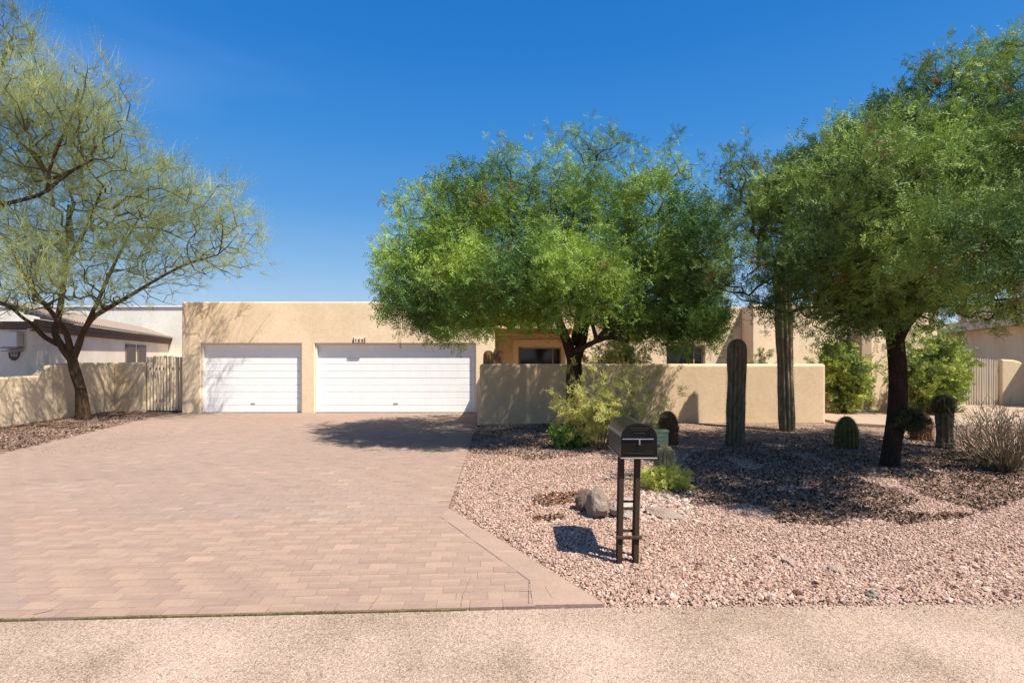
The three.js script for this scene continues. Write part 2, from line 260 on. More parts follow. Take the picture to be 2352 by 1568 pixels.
// ---------------------------------------------------------------- the tan house
{
  const H = thing('flat_roofed_house', 'long flat roofed tan stucco house with two white garage doors', 'house', [-5, 0, -16]);
  const zf = -16.0, top = 3.41, dz = 0.17;
  const Dl = [-9.55, -6.46], Dr = [-6.05, -1.12], dTop = 2.13;
  const front = slab([[-10.12, -0.05], [Dl[0], -0.05], [Dl[0], dTop], [Dl[1], dTop], [Dl[1], -0.05], [Dr[0], -0.05], [Dr[0], dTop], [Dr[1], dTop], [Dr[1], -0.05], [-0.55, -0.05], [-0.55, top], [-10.12, top]], 0.3, 0.03);
  front.translate(0, 0, zf);
  part(H, 'garage_wall', [boxUV(front), bx(-10.12, -9.82, 0, top - 0.002, -25, zf - 0.28, 0.03), bx(-0.85, -0.55, 0, top - 0.002, -25, zf - 0.28, 0.03), bx(-9.9, -0.8, 2.9, 3.1, -25, zf - 0.25)], M.tan);
  function garageDoor(x0, x1) {
    const dGroup = part(H, 'garage_door', [bx(x0 - 0.06, x1 + 0.06, 0.0, dTop + 0.06, zf - dz - 0.09, zf - dz - 0.05)], M.door);
    for (let k = 0; k < 5; k++) {
      const y0 = 0.012 + k * (dTop - 0.012) / 5, y1 = 0.012 + (k + 1) * (dTop - 0.012) / 5 - 0.008, ym = (y0 + y1) / 2;
      part(dGroup, 'door_panel', [bx(x0 + 0.005, x1 - 0.005, y0, ym - 0.005, zf - dz - 0.05, zf - dz, 0.008), bx(x0 + 0.005, x1 - 0.005, ym + 0.005, y1, zf - dz - 0.05, zf - dz + 0.003, 0.008), bx(x0 + 0.01, x1 - 0.01, ym - 0.006, ym + 0.006, zf - dz - 0.05, zf - dz - 0.008)], M.door);
    }
    part(dGroup, 'bottom_seal', bx(x0 + 0.005, x1 - 0.005, 0.0, 0.012, zf - dz - 0.04, zf - dz - 0.005), mat(0.03, 0.03, 0.03));
    part(dGroup, 'lift_handle', [bx((x0 + x1) / 2 - 0.07, (x0 + x1) / 2 + 0.07, 0.30, 0.325, zf - dz + 0.002, zf - dz + 0.028, 0.008)], M.door);
    return dGroup;
  }
  garageDoor(Dl[0], Dl[1]); garageDoor(Dr[0], Dr[1]);
  const j = [];
  for (const [a, b] of [Dl, Dr]) j.push(bx(a + 0.002, a + 0.05, 0.02, dTop - 0.05, zf - dz - 0.03, zf - 0.06, 0.006), bx(b - 0.05, b - 0.002, 0.02, dTop - 0.05, zf - dz - 0.03, zf - 0.06, 0.006), bx(a + 0.002, b - 0.002, dTop - 0.05, dTop - 0.002, zf - dz - 0.03, zf - 0.06, 0.006));
  part(H, 'door_trim', j, M.whiteFrame);
  // recessed courtyard front: wall, porch with wooden beam, two windows
  const zb = -17.06, W1 = [5.05, 6.3, 0.9, 2.08], W0 = [0.25, 1.75, 0.75, 2.05];
  const back = slab(rect(1.95, 7.5, 0, 3.35), 0.3, 0.03, [rect(W1[0], W1[1], W1[2], W1[3])]); back.translate(0, 0, zb);
  part(H, 'courtyard_wall', [boxUV(back)], M.tan);
  const pz = -18.4, pw = slab(rect(-0.55, 3.2, 0, 3.35), 0.3, 0.01, [rect(W0[0], W0[1], W0[2], W0[3])]); pw.translate(0, 0, pz);
  part(H, 'porch_wall', [boxUV(pw), bx(1.95, 2.25, 0, 3.3, pz, zb - 0.3), bx(0.02, 0.22, 0, 2.32, pz + 0.002, pz + 0.12, 0.02), bx(0.22, 2.0, 2.1, 2.32, pz + 0.002, pz + 0.12, 0.02)], M.tan);
  part(H, 'porch_roof', [bx(-0.55, 1.95, 2.62, 2.9, pz - 0.3, zb + 0.25, 0.03), bx(-0.55, 1.95, 2.9, 3.36, zb - 0.05, zb + 0.245, 0.04)], M.tan);
  part(H, 'porch_beam', bx(-0.54, 2.2, 2.42, 2.615, zb - 0.02, zb + 0.18, 0.02), M.beam);
  part(H, 'porch_post', bx(1.72, 2.2, 0, 2.42, zb + 0.02, zb + 0.3, 0.04), M.tan);
  const win = (W, z, blind) => {
    const [a, b, c, d] = W, w = part(H, 'window', [bx(a, a + 0.05, c, d, z - 0.24, z - 0.16), bx(b - 0.05, b, c, d, z - 0.24, z - 0.16), bx(a, b, c - 0.002, c + 0.05, z - 0.24, z - 0.158), bx(a, b, d - 0.05, d + 0.002, z - 0.24, z - 0.158), bx(b - 0.32, b - 0.28, c, d, z - 0.23, z - 0.165)], M.frame);
    part(w, 'pane', bx(a + 0.04, b - 0.3, c + 0.04, d - 0.04, z - 0.21, z - 0.2), M.glassDark);
    part(w, 'pane', bx(b - 0.29, b - 0.04, c + 0.04, d - 0.04, z - 0.222, z - 0.212), M.glassDark);
    part(w, 'sill', bx(a - 0.02, b + 0.02, c - 0.06, c - 0.003, z - 0.2, z + 0.05, 0.02), M.tan);
  };
  win(W1, zb); win(W0, pz);
  // block that steps forward, with the entrance
  const zr = -16.3, E = [9.75, 10.62, 0, 2.13];
  const rb = slab([[7.5, -0.05], [E[0], -0.05], [E[0], E[3]], [E[1], E[3]], [E[1], -0.05], [13.3, -0.05], [13.3, 3.36], [7.5, 3.36]], 0.35, 0.05); rb.translate(0, 0, zr);
  part(H, 'entrance_wall', [boxUV(rb), bx(7.5, 7.8, 0, 3.355, -25, zr - 0.3, 0.04), bx(13.0, 13.3, 0, 3.355, -25, zr - 0.3, 0.04), bx(7.6, 13.2, 2.85, 3.05, -25, zr - 0.3)], M.tan);
  part(H, 'roof', bx(-0.6, 7.6, 2.95, 3.1, -25, -17.4), M.tan);
  const ed = part(H, 'entrance_door', [bx(E[0], E[1], 0, E[3], zr - 0.3, zr - 0.24)], wood(0.07, 0.045, 0.03, 4, 1));
  part(ed, 'door_frame', [bx(E[0] + 0.001, E[0] + 0.06, 0, E[3] - 0.002, zr - 0.24, zr - 0.1), bx(E[1] - 0.06, E[1] - 0.001, 0, E[3] - 0.002, zr - 0.24, zr - 0.1), bx(E[0] + 0.06, E[1] - 0.06, E[3] - 0.08, E[3] - 0.002, zr - 0.24, zr - 0.1)], wood(0.16, 0.10, 0.06, 4, 1));
  part(ed, 'handle', rod(new THREE.Vector3(E[0] + 0.12, 0.95, zr - 0.2), new THREE.Vector3(E[0] + 0.12, 1.1, zr - 0.2), 0.012), M.zinc);
  part(H, 'entrance_pier', bx(10.66, 11.02, 0, 2.75, zr + 0.005, zr + 0.35, 0.05), stucco(0.55, 0.40, 0.27));
  part(H, 'entrance_step', [bx(9.5, 10.65, 0, 0.14, zr + 0.02, zr + 0.7, 0.03), bx(9.3, 10.64, 0.14, 0.62, zr + 0.03, zr + 0.25, 0.04)], M.tan);
}
const font = await new FontLoader().loadAsync('fonts/droid/droid_sans_bold.typeface.json');
const letters = (s, size, depth, x, y, z) => { const g = new TextGeometry(s, { font, size, depth, curveSegments: 4 }); g.computeBoundingBox(); const b = g.boundingBox; g.translate(x - (b.min.x + b.max.x) / 2, y - (b.min.y + b.max.y) / 2, z); return g; };
{
  const n = thing('house_number', 'small tile house number above the wide garage door', 'house number', [-4.68, 2.2, -15.99]);
  part(n, 'tile', [-0.105, 0, 0.105].map((d) => bx(-4.68 + d - 0.05, -4.68 + d + 0.05, 2.16, 2.30, -15.995, -15.97, 0.004)), mat(0.72, 0.62, 0.5, 0.3));
  part(n, 'border', [bx(-4.86, -4.84, 2.15, 2.31, -15.996, -15.965), bx(-4.52, -4.50, 2.15, 2.31, -15.996, -15.965), bx(-4.86, -4.5, 2.145, 2.155, -15.996, -15.966)], mat(0.05, 0.03, 0.02, 0.5));
  part(n, 'digit', letters('1', 0.09, 0.006, -4.785, 2.23, -15.97), mat(0.08, 0.04, 0.03, 0.4));
  part(n, 'digit', letters('6', 0.09, 0.006, -4.68, 2.23, -15.97), mat(0.25, 0.03, 0.02, 0.4));
  part(n, 'digit', letters('6', 0.09, 0.006, -4.575, 2.23, -15.97), mat(0.10, 0.05, 0.03, 0.4));
}

// ---------------------------------------------------------------- garden walls and gates
{
  const w = thing('garden_wall', 'low rounded tan stucco garden wall across the front courtyard', 'wall', [3.5, 0, -13.2]);
  const x0 = -0.83, x1 = 7.97, h = 1.56, ang = Math.atan2(0.2, 8.8);
  const g = slab([[x0 - 0.06, 0], [x1, 0], [x1, h - 0.03], [x1 - 0.05, h], [x0 + 0.05, h], [x0, h - 0.04], [x0 + 0.0, 0.95], [x0 - 0.05, 0.45]], 0.24, 0.07); g.rotateY(ang); g.translate(0.02, 0, -13.1);
  part(w, 'front_wall', boxUV(g), M.tanWall);
  part(w, 'return_wall', [bx(-0.83, -0.6, 0, 1.5, -15.97, -13.36, 0.06), bx(7.72, 7.95, 0, 1.53, -16.2, -13.55, 0.06)], M.tanWall);
}
{
  // the neighbour's yard wall: side run with a stepped top, then a short run facing the street
  const w = thing('yard_wall', 'pale yard wall with a stepped top behind the palo verde trunk', 'wall', [-12.4, 0, -14.5]);
  const P = [[6, 0], [16.35, 0], [16.35, 1.56], [14.6, 1.56], [14.15, 1.55], [13.85, 1.47], [13.72, 1.33], [13.6, 1.25], [6, 1.25]];
  const g = slab(P, 0.22, 0.06); g.rotateY(Math.PI / 2); g.translate(-12.35, 0, 0);
  const g2 = slab(rect(-12.36, -11.42, 0, 1.555), 0.22, 0.05); g2.translate(0, 0, -16.2);
  part(w, 'side_run', boxUV(g), M.yardWall); part(w, 'street_run', boxUV(g2), M.yardWall);
}
function poleGate(name, label, x0, x1, z, hL, hR, n, seed, mt) {
  const r = RNG(seed), g = thing(name, label, 'gate', [(x0 + x1) / 2, 0, z]);
  for (let i = 0; i < n; i++) {
    const t = (i + 0.5) / n, x = lerp(x0, x1, t) + 0.012 * (r() - 0.5), h = lerp(hL, hR, t) + 0.05 * Math.sin(t * Math.PI) + 0.03 * (r() - 0.5), rad = (x1 - x0) / n * (0.36 + 0.1 * r());
    const c = new THREE.CylinderGeometry(rad * (0.85 + 0.2 * r()), rad, h - 0.06, 7, 5); const p = c.attributes.position; for (let k = 0; k < p.count; k++) { const y = p.getY(k); p.setX(k, p.getX(k) + 0.018 * (noise3(i * 3.1, y * 1.6, seed) - 0.5) ); } c.computeVertexNormals(); c.translate(x, 0.06 + (h - 0.06) / 2, z + 0.01 * (r() - 0.5));
    part(g, 'pole', c, mt);
  }
  for (const y of [0.35, hR - 0.35]) part(g, 'rail', bx(x0 - 0.02, x1 + 0.02, y - 0.045, y + 0.045, z - 0.12, z - 0.055, 0.01), M.latillaGap);
  return g;
}
poleGate('pole_gate', 'whitewashed pole gate between yard wall and garage corner', -11.4, -10.17, -16.3, 1.72, 1.70, 12, 11, wood(1.2, 0.98, 0.70, 2, 1));
{
  const g = poleGate('pole_gate', 'pale pole gate with an arched top beside the green shrubs', 14.72, 16.55, -17.8, 1.68, 1.60, 22, 12, M.latilla);
  part(g, 'latch', bx(15.28, 15.34, 0.92, 1.0, -17.75, -17.72, 0.01), M.frame);
  part(g, 'post', bx(15.22, 15.36, 0.02, 0.78, -17.74, -17.68, 0.02), mat(0.72, 0.66, 0.56));
  poleGate('pole_fence', 'short pale pole fence half hidden behind a big green shrub', 13.4, 14.6, -17.9, 1.2, 1.3, 13, 13, M.latilla).userData.category = 'fence';
  const w = thing('side_wall', 'tan yard wall with a curved step next to the arched gate', 'wall', [18, 0, -17.9]);
  const P = [[16.6, 0], [30, 0], [30, 1.44], [17.55, 1.44], [17.38, 1.47], [17.22, 1.57], [17.02, 1.62], [16.6, 1.64]];
  const s = slab(P, 0.26, 0.06); s.translate(0, 0, -17.7); part(w, 'wall_body', boxUV(s), M.sandWall);
}

// ---------------------------------------------------------------- neighbouring houses
{
  const B = thing('tiled_roof_house', 'cream neighbouring house with a tiled roof and wide eaves', 'house', [-16, 0, -18]);
  const p1 = new THREE.Vector2(-13.8, -15.2), p2 = new THREE.Vector2(-24.6, -39.5), dir = p2.clone().sub(p1).normalize(), ang = Math.atan2(-(p2.y - p1.y), p2.x - p1.x), L = p1.distanceTo(p2);
  // local frame: u along the wall, v outwards (towards the street side), turned into place
  const put = (g) => { g.rotateY(ang); g.translate(p1.x, 0, p1.y); return g; };
  const wallS = slab(rect(0, L, 0, 2.55), 0.25, 0.01, [rect(13.0, 17.2, 1.1, 2.12), rect(18.2, 22.6, 1.1, 2.12)]); wallS.rotateY(Math.PI); wallS.translate(L, 0, 0);
  const s1 = slab(rect(0, L, 0, 2.55), 0.25, 0.01); s1.rotateY(0);
  // outward side of the wall faces +n; check which side the street is on
  const wl = boxUV(slab(rect(0, L, 0, 2.55), 0.25, 0.01, [])); 
  part(B, 'wall', [put(wl)], M.cream);
  const far = (px) => { const k = (px - CX) / F; const t = (k * p1.y * -1 - p1.x) / ((p2.x - p1.x) - k * (-(p2.y - p1.y))); return clamp(t, 0, 1) * L; };   // where along the wall a sight line meets it
  for (const [a, b] of [[287, 309], [314, 333]]) {
    const u0 = far(a), u1 = far(b), lo = 1.3, hi = 2.28;
    const w = part(B, 'window', [put(bx(Math.min(u0, u1), Math.max(u0, u1), lo, hi, 0.004, 0.05))], mat(0.16, 0.11, 0.08, 0.7));
    part(w, 'pane', [put(bx(Math.min(u0, u1) + 0.12, Math.max(u0, u1) - 0.12, lo + 0.06, hi - 0.06, 0.05, 0.06))], mat(0.07, 0.045, 0.035, 0.6));
  }
  // eave fascia and tiled roof (rows of barrel tiles)
  part(B, 'fascia', [put(bx(-0.6, L + 0.6, 2.48, 2.62, 0.06, 0.13, 0.01)), put(bx(-0.6, L + 0.6, 2.62, 2.80, 0.10, 0.17, 0.01)), put(bx(-0.6, L + 0.6, 2.46, 2.5, 0.01, 0.08))], wood(0.30, 0.20, 0.14, 1, 1));
  const pos = [], rows = 5, cw = 0.26, cols = Math.floor((L + 1.2) / cw), seg = 5;
  for (let r = 0; r < rows; r++) for (let c = 0; c < cols; c++) {
    const v0 = 0.24 - r * 0.36, v1 = v0 - 0.40, y0 = 2.82 + r * 0.36 * 0.36 + 0.03, y1 = y0 + 0.36 * 0.36;
    for (let s = 0; s < seg; s++) {
      const f = (k) => { const a = k / seg; return [-0.6 + (c + a) * cw, 0.07 * Math.sin(a * Math.PI)]; };
      const [ua, ha] = f(s), [ub, hb] = f(s + 1);
      pos.push(ua, y0 + ha, v0, ub, y0 + hb, v0, ub, y1 + hb, v1, ua, y0 + ha, v0, ub, y1 + hb, v1, ua, y1 + ha, v1, ua, y0 - 0.05, v0, ub, y0 - 0.05, v0, ub, y0 + hb, v0, ua, y0 - 0.05, v0, ub, y0 + hb, v0, ua, y0 + ha, v0);
    }
  }
  const tg = new THREE.BufferGeometry(); tg.setAttribute('position', new THREE.Float32BufferAttribute(pos, 3)); tg.computeVertexNormals();
  const roof = part(B, 'roof', [put(boxUV(tg))], mat(0.27, 0.21, 0.165, 0.9)); roof.userData.kind = 'stuff';
  // tall pale wing behind the roof
  const wing = [boxUV(slab(rect(-34, -12, 0, 4.75), 0.3, 0.05).translate(0, 0, -33)), bx(-34, -33.7, 0, 4.7, -42, -33.3)];
  part(B, 'rear_wing', wing, M.creamWhite);
  part(B, 'parapet_cap', bx(-34.05, -12, 4.752, 4.87, -33.35, -32.92, 0.03), mat(0.6, 0.58, 0.55));
  // pier and dark recess close to the street
  part(B, 'pier', [bx(-16.9, -15.1, 0, 2.6, -17.2, -16.6, 0.02)], M.cream);
  const g = part(B, 'garage_door', [bx(-19.5, -16.92, 0, 2.2, -17.15, -17.05)], mat(0.34, 0.30, 0.28, 0.7));
  part(g, 'groove', [-16.98, -17.25, -17.6, -18.2].map((x) => bx(x - 0.015, x + 0.015, 0, 2.2, -17.05, -17.04)), mat(0.16, 0.14, 0.13, 0.8));
  part(B, 'porch_beam', [bx(-20, -16.92, 2.2, 2.32, -17.2, -16.75, 0.02)], wood(0.09, 0.05, 0.035, 1, 6));
  part(B, 'porch_eave', [bx(-20, -14.6, 2.6, 2.85, -17.4, -16.52, 0.02)], wood(0.30, 0.22, 0.16, 1, 6));
  const l = thing('wall_lantern', 'white box wall lantern on the cream pier of the tiled roof house', 'wall lamp', [-15.75, 2.0, -16.5]);
  part(l, 'shade', bx(-16.02, -15.52, 2.03, 2.52, -16.598, -16.36, 0.04), mat(0.8, 0.76, 0.7, 0.6)); part(l, 'rim', [bx(-16.05, -15.49, 1.99, 2.025, -16.598, -16.34, 0.01), bx(-16.03, -15.53, 1.90, 1.93, -16.598, -16.36, 0.01)], mat(0.35, 0.32, 0.3));
  const s = thing('address_plaque', 'dark shield shaped address plaque below the white wall lantern', 'sign', [-15.78, 1.7, -16.6]);
  const sh = slab([[-0.19, 0.12], [0.19, 0.14], [0.13, -0.02], [0.03, -0.13], [-0.06, -0.13], [-0.17, -0.04]], 0.03, 0.006); sh.translate(-15.8, 1.74, -16.565); part(s, 'shield', sh, mat(0.07, 0.065, 0.06, 0.6));
  part(s, 'digits', letters('103', 0.11, 0.006, -15.8, 1.79, -16.562), mat(0.6, 0.56, 0.5, 0.6));
}
{
  const B = thing('eaved_house', 'tan neighbouring house with a pale eave beyond the arched pole gate', 'house', [22, 0, -26]);
  const a = new THREE.Vector2(26.5, -32.5), b = new THREE.Vector2(18.2, -15.5), ang = Math.atan2(-(b.y - a.y), b.x - a.x), L = a.distanceTo(b);
  const put = (g) => { g.rotateY(ang); g.translate(a.x, 0, a.y); return g; };
  part(B, 'wall', [put(bx(-0.3, L, 0, 3.0, -0.3, 0.0))], M.rightHouse);
  part(B, 'eave', [put(bx(-0.8, L, 3.0, 3.42, -0.4, 0.6, 0.03)), put(bx(-0.9, L, 3.42, 3.48, -0.4, 0.66, 0.01))], stucco(0.72, 0.60, 0.44));
  part(B, 'parapet', [put(bx(-0.8, L, 3.48, 4.5, -1.6, -1.2, 0.03))], stucco(0.66, 0.50, 0.37));
}

// ---------------------------------------------------------------- mailbox on its four-legged stand
{
  const mb = thing('mailbox', 'black rounded mailbox on a rusty four legged stand', 'mailbox', [1.05, 0, -4.52]);
  const w = 0.146, h0 = 0.93, h = 0.276, cx = 1.068, zf = -4.40, len = 0.6;
  const prof = (s, e = 0) => { const P = new THREE.Shape(); const a = w * s + e; P.moveTo(-a, -e); P.lineTo(a, -e); P.lineTo(a, 0.155); P.absellipse(0, 0.155, a, h - 0.155 + e, 0, Math.PI, false); P.lineTo(-a, -e); return P; };
  const y0 = h0 + 0.008;
  const ex = (sh, d, bev) => new THREE.ExtrudeGeometry(sh, { depth: d, bevelEnabled: bev > 0, bevelThickness: bev, bevelSize: bev, bevelOffset: -bev, bevelSegments: 3, curveSegments: 20 });
  const body = ex(prof(1), len - 0.02, 0.005); body.translate(cx, y0, zf - len + 0.01);
  part(mb, 'body', body, new THREE.MeshPhysicalMaterial({ color: new THREE.Color().setRGB(0.014, 0.012, 0.011), roughness: 0.3, specularIntensity: 0.8 }));
  const door = ex(prof(1, 0.006), 0.014, 0.004); door.translate(cx, y0 + 0.004, zf);
  const dr = part(mb, 'door', door, M.black);
  const z1 = zf + 0.020;
  part(dr, 'handle_bar', bx(cx - 0.146, cx + 0.120, y0 + 0.148, y0 + 0.157, z1 - 0.004, z1 + 0.010, 0.003), mat(0.12, 0.15, 0.19, 0.35, { metalness: 0.6 }));
  part(dr, 'latch', [bx(cx - 0.008, cx + 0.006, y0 + 0.105, y0 + 0.146, z1 - 0.004, z1 + 0.016, 0.004)], M.zinc);
  const rib = (yy, ww) => bx(cx - ww, cx + ww, yy - 0.004, yy + 0.004, z1 - 0.005, z1 + 0.003, 0.003);
  part(dr, 'embossing', [rib(y0 + 0.240, 0.085), rib(y0 + 0.224, 0.075), rib(y0 + 0.2, 0.05), bx(cx + 0.066, cx + 0.072, y0 + 0.17, y0 + 0.24, z1 - 0.005, z1 + 0.004, 0.002), bx(cx + 0.088, cx + 0.094, y0 + 0.17, y0 + 0.24, z1 - 0.005, z1 + 0.004, 0.002), rib(y0 + 0.03, 0.12), bx(cx + 0.04, cx + 0.11, y0 + 0.045, y0 + 0.051, z1 - 0.005, z1 + 0.003, 0.002)], M.black);
  part(mb, 'floor_plate', bx(cx - 0.155, cx + 0.152, h0 - 0.006, h0 + 0.006, zf - len + 0.02, zf + 0.024, 0.004), M.zinc);
  const V = (x, y, z) => new THREE.Vector3(x, y, z);
  const post = (bxx, txx, z, tw) => { const a = V(bxx, -0.04, z), b = V(txx, h0 - 0.007, z - 0.005); const g = new RoundedBoxGeometry(tw, b.y - a.y, tw, 2, 0.008); const p = g.attributes.position; for (let i = 0; i < p.count; i++) { const t = (p.getY(i) + (b.y - a.y) / 2) / (b.y - a.y); p.setXYZ(i, p.getX(i) + lerp(a.x, b.x, t) + 0.004 * (noise3(t * 9, bxx * 9, 1) - 0.5), lerp(a.y, b.y, t), p.getZ(i) + lerp(a.z, b.z, t)); } return g; };
  part(mb, 'post', post(0.915, 0.935, -4.46, 0.046), M.steel); part(mb, 'post', post(1.055, 1.075, -4.46, 0.046), M.steel);
  part(mb, 'post', post(0.935, 0.955, -4.60, 0.042), M.steel); part(mb, 'post', post(1.075, 1.1, -4.60, 0.042), M.steel);
  part(mb, 'rung', bx(0.88, 1.10, 0.235, 0.262, -4.44, -4.418, 0.006), M.steel); part(mb, 'rung', bx(0.92, 1.11, 0.235, 0.258, -4.62, -4.60, 0.006), M.steel);
  part(mb, 'rung', bx(0.925, 1.08, 0.475, 0.498, -4.47, -4.45, 0.006), M.steel); part(mb, 'rung', bx(0.95, 1.1, 0.495, 0.515, -4.615, -4.60, 0.006), M.steel);
}

// ---------------------------------------------------------------- cactuses
function cactusGeo(R, h, ribs, depth, topR, seed, waist = 0, lean = 0, seg = 26) {
  const n = ribs * 6, pos = [], uv = [], idx = [], r = RNG(seed), ph = r() * 6;
  const rows = seg + 10;
  for (let j = 0; j <= rows; j++) {
    let y, rad; const dome = topR;
    if (j <= seg) { const t = j / seg; y = t * (h - dome); rad = R * (1 + 0.12 * (noise3(t * 3.1, seed * 3, 4) - 0.5)) * (1 - waist * Math.exp(-Math.pow((t - 0.35) / 0.3, 2))) * (0.94 + 0.1 * noise3(t * 5, seed, 0)); if (t < 0.06) rad *= 0.9 + t * 1.6; }
    else { const a = (j - seg) / 10 * Math.PI / 2; y = h - dome + dome * Math.sin(a); rad = R * Math.max(0.02, Math.cos(a)) * 0.99; }
    for (let i = 0; i <= n; i++) {
      const a = i / n * 6.28318 + ph, k = Math.abs(Math.cos(a * ribs / 2)), rr = rad * (1 - depth * Math.pow(1 - k, 1.3)) * (1 + 0.13 * (noise3(Math.cos(a) * 2 + 5, y * 3, Math.sin(a) * 2 + seed) - 0.5));
      pos.push(rr * Math.cos(a) + lean * y / h, y, rr * Math.sin(a)); uv.push(i / n * 4, y * 1.5);
    }
  }
  for (let j = 0; j < rows; j++) for (let i = 0; i < n; i++) { const a = j * (n + 1) + i, b = a + n + 1; idx.push(a, b, a + 1, a + 1, b, b + 1); }
  const g = new THREE.BufferGeometry(); g.setAttribute('position', new THREE.Float32BufferAttribute(pos, 3)); g.setAttribute('uv', new THREE.Float32BufferAttribute(uv, 2)); g.setIndex(idx); g.computeVertexNormals(); return g;
}
function spines(R, h, ribs, step, len, seed, domeR, lean = 0) {
  const r = RNG(seed), ph = RNG(seed)() * 6, pos = [];
  for (let i = 0; i < ribs; i++) { const a = i / ribs * 6.28318 + ph;
    for (let y = 0.05; y < h; y += step * (0.8 + 0.4 * r())) {
      const over = Math.max(0, y - (h - domeR)) / domeR, rad = R * Math.sqrt(Math.max(0.01, 1 - over * over));
      for (let k = 0; k < 5; k++) {
        const o = new THREE.Vector3(Math.cos(a) * rad * 0.99 + lean * y / h, y, Math.sin(a) * rad * 0.99), d = new THREE.Vector3(Math.cos(a), over, Math.sin(a)).normalize().add(new THREE.Vector3(r() - 0.5, r() - 0.5, r() - 0.5).multiplyScalar(1.6)).normalize();
        const s = new THREE.Vector3(r() - 0.5, r() - 0.5, r() - 0.5).cross(d).normalize().multiplyScalar(0.0022), e = o.clone().addScaledVector(d, len * (0.6 + 0.6 * r()));
        pos.push(o.x - s.x, o.y - s.y, o.z - s.z, o.x + s.x, o.y + s.y, o.z + s.z, e.x, e.y, e.z);
      } } }
  const g = new THREE.BufferGeometry(); g.setAttribute('position', new THREE.Float32BufferAttribute(pos, 3)); g.computeVertexNormals(); g.setAttribute('uv', new THREE.Float32BufferAttribute(new Float32Array(pos.length / 3 * 2), 2)); return g;
}
function cactus(name, label, x, z, o, group) {
  const y = groundY(x, z) - 0.02, c = thing(name, label, 'cactus', [x, y, z], group);
  part(c, 'body', cactusGeo(o.R, o.h, o.ribs, o.depth, o.dome, o.seed, o.waist || 0, o.lean || 0), bark(...o.col, 0.012), true);
  const s = part(c, 'spines', spines(o.R, o.h, o.ribs, o.step || 0.05, o.len || 0.035, o.seed, o.dome, o.lean || 0), mat(...o.sp, 0.8), true); s.userData.kind = 'stuff';
  return c;
}
const gpo = (px, py) => gp(px, py);
{
  let p = gpo(1688, 1029); cactus('columnar_cactus', 'shorter ribbed columnar cactus standing before the garden wall', p[0], p[1], { R: 0.172, h: 2.08, ribs: 12, depth: 0.34, dome: 0.2, seed: 3, col: [0.33, 0.27, 0.18], sp: [0.16, 0.12, 0.08], lean: 0.05 });
  p = gpo(1808, 996); cactus('columnar_cactus', 'tall ribbed columnar cactus rising into the tree crown', p[0], p[1], { R: 0.178, h: 4.2, ribs: 11, depth: 0.36, dome: 0.22, seed: 5, col: [0.5, 0.41, 0.29], sp: [0.2, 0.15, 0.1], lean: -0.12, step: 0.07 });
  p = gpo(1945, 1034); cactus('barrel_cactus', 'squat dark green barrel cactus in the open between tall cactus and trunk', p[0], p[1], { R: 0.2, h: 0.60, ribs: 17, depth: 0.2, dome: 0.36, seed: 7, col: [0.20, 0.19, 0.07], sp: [0.42, 0.34, 0.14], step: 0.03, len: 0.04 });
  p = gpo(2117, 1012); cactus('barrel_cactus', 'reddish brown barrel cactus just beyond the dark tree trunk', p[0], p[1], { R: 0.19, h: 0.62, ribs: 17, depth: 0.2, dome: 0.3, seed: 8, col: [0.34, 0.19, 0.11], sp: [0.38, 0.2, 0.12], step: 0.03, len: 0.045 });
  p = gpo(1534, 1022); cactus('barrel_cactus', 'brown barrel cactus showing above and behind the mailbox', p[0], p[1], { R: 0.21, h: 0.68, ribs: 17, depth: 0.2, dome: 0.34, seed: 9, col: [0.26, 0.15, 0.085], sp: [0.30, 0.18, 0.1], step: 0.03, len: 0.045 });
  p = gpo(1528, 1098); cactus('barrel_cactus', 'tan low barrel cactus at the mailbox corner above the weeds', p[0], p[1], { R: 0.16, h: 0.46, ribs: 16, depth: 0.16, dome: 0.26, seed: 10, col: [0.46, 0.38, 0.20], sp: [0.5, 0.42, 0.25], step: 0.035, len: 0.03 });
  p = gpo(2172, 1035); const c = cactus('stump_cactus', 'waist high post shaped cactus with a bushy dark head', p[0], p[1], { R: 0.16, h: 1.0, ribs: 10, depth: 0.3, dome: 0.14, seed: 11, waist: 0.12, col: [0.28, 0.23, 0.16], sp: [0.25, 0.2, 0.12], lean: -0.03 });
  const hd = cactusGeo(0.175, 0.34, 14, 0.16, 0.15, 12); hd.translate(-0.035, 0.68, 0); part(c, 'head', hd, bark(0.14, 0.125, 0.05, 0.02), true);
  const hs = spines(0.18, 0.34, 20, 0.022, 0.045, 13, 0.15); hs.translate(-0.035, 0.68, 0); part(c, 'head_spines', hs, mat(0.15, 0.13, 0.06), true).userData.kind = 'stuff';
  cactus('courtyard_cactus', 'brown cactus tip showing over the wall end beside the garage', -0.62, -13.75, { R: 0.13, h: 1.92, ribs: 10, depth: 0.2, dome: 0.12, seed: 14, col: [0.42, 0.28, 0.14], sp: [0.4, 0.27, 0.14] });
}
// ---------------------------------------------------------------- rocks
function rockGeo(sx, sy, sz, seed, det = 3, rough = 0.35) {
  const g = new THREE.IcosahedronGeometry(1, det), p = g.attributes.position, v = new THREE.Vector3();
  for (let i = 0; i < p.count; i++) { v.fromBufferAttribute(p, i); const k = 1 + rough * (noise3(v.x * 1.4 + seed * 7, v.y * 1.4, v.z * 1.4) - 0.5) * 2 - 0.35 * Math.abs(noise3(v.x * 2.6 + seed, v.y * 2.6, v.z * 2.6) - 0.5) + 0.16 * (noise3(v.x * 7 + seed, v.y * 7, v.z * 7) - 0.5); v.multiplyScalar(k); v.x = Math.sign(v.x) * Math.pow(Math.abs(v.x), 0.85); p.setXYZ(i, v.x * sx, v.y * sy, v.z * sz); }
  g.computeVertexNormals(); return boxUV(g);
}
const rockMat = (r, g, b) => { const m = stucco(r, g, b, 2, 0.02); m.roughness = 1; return m; };
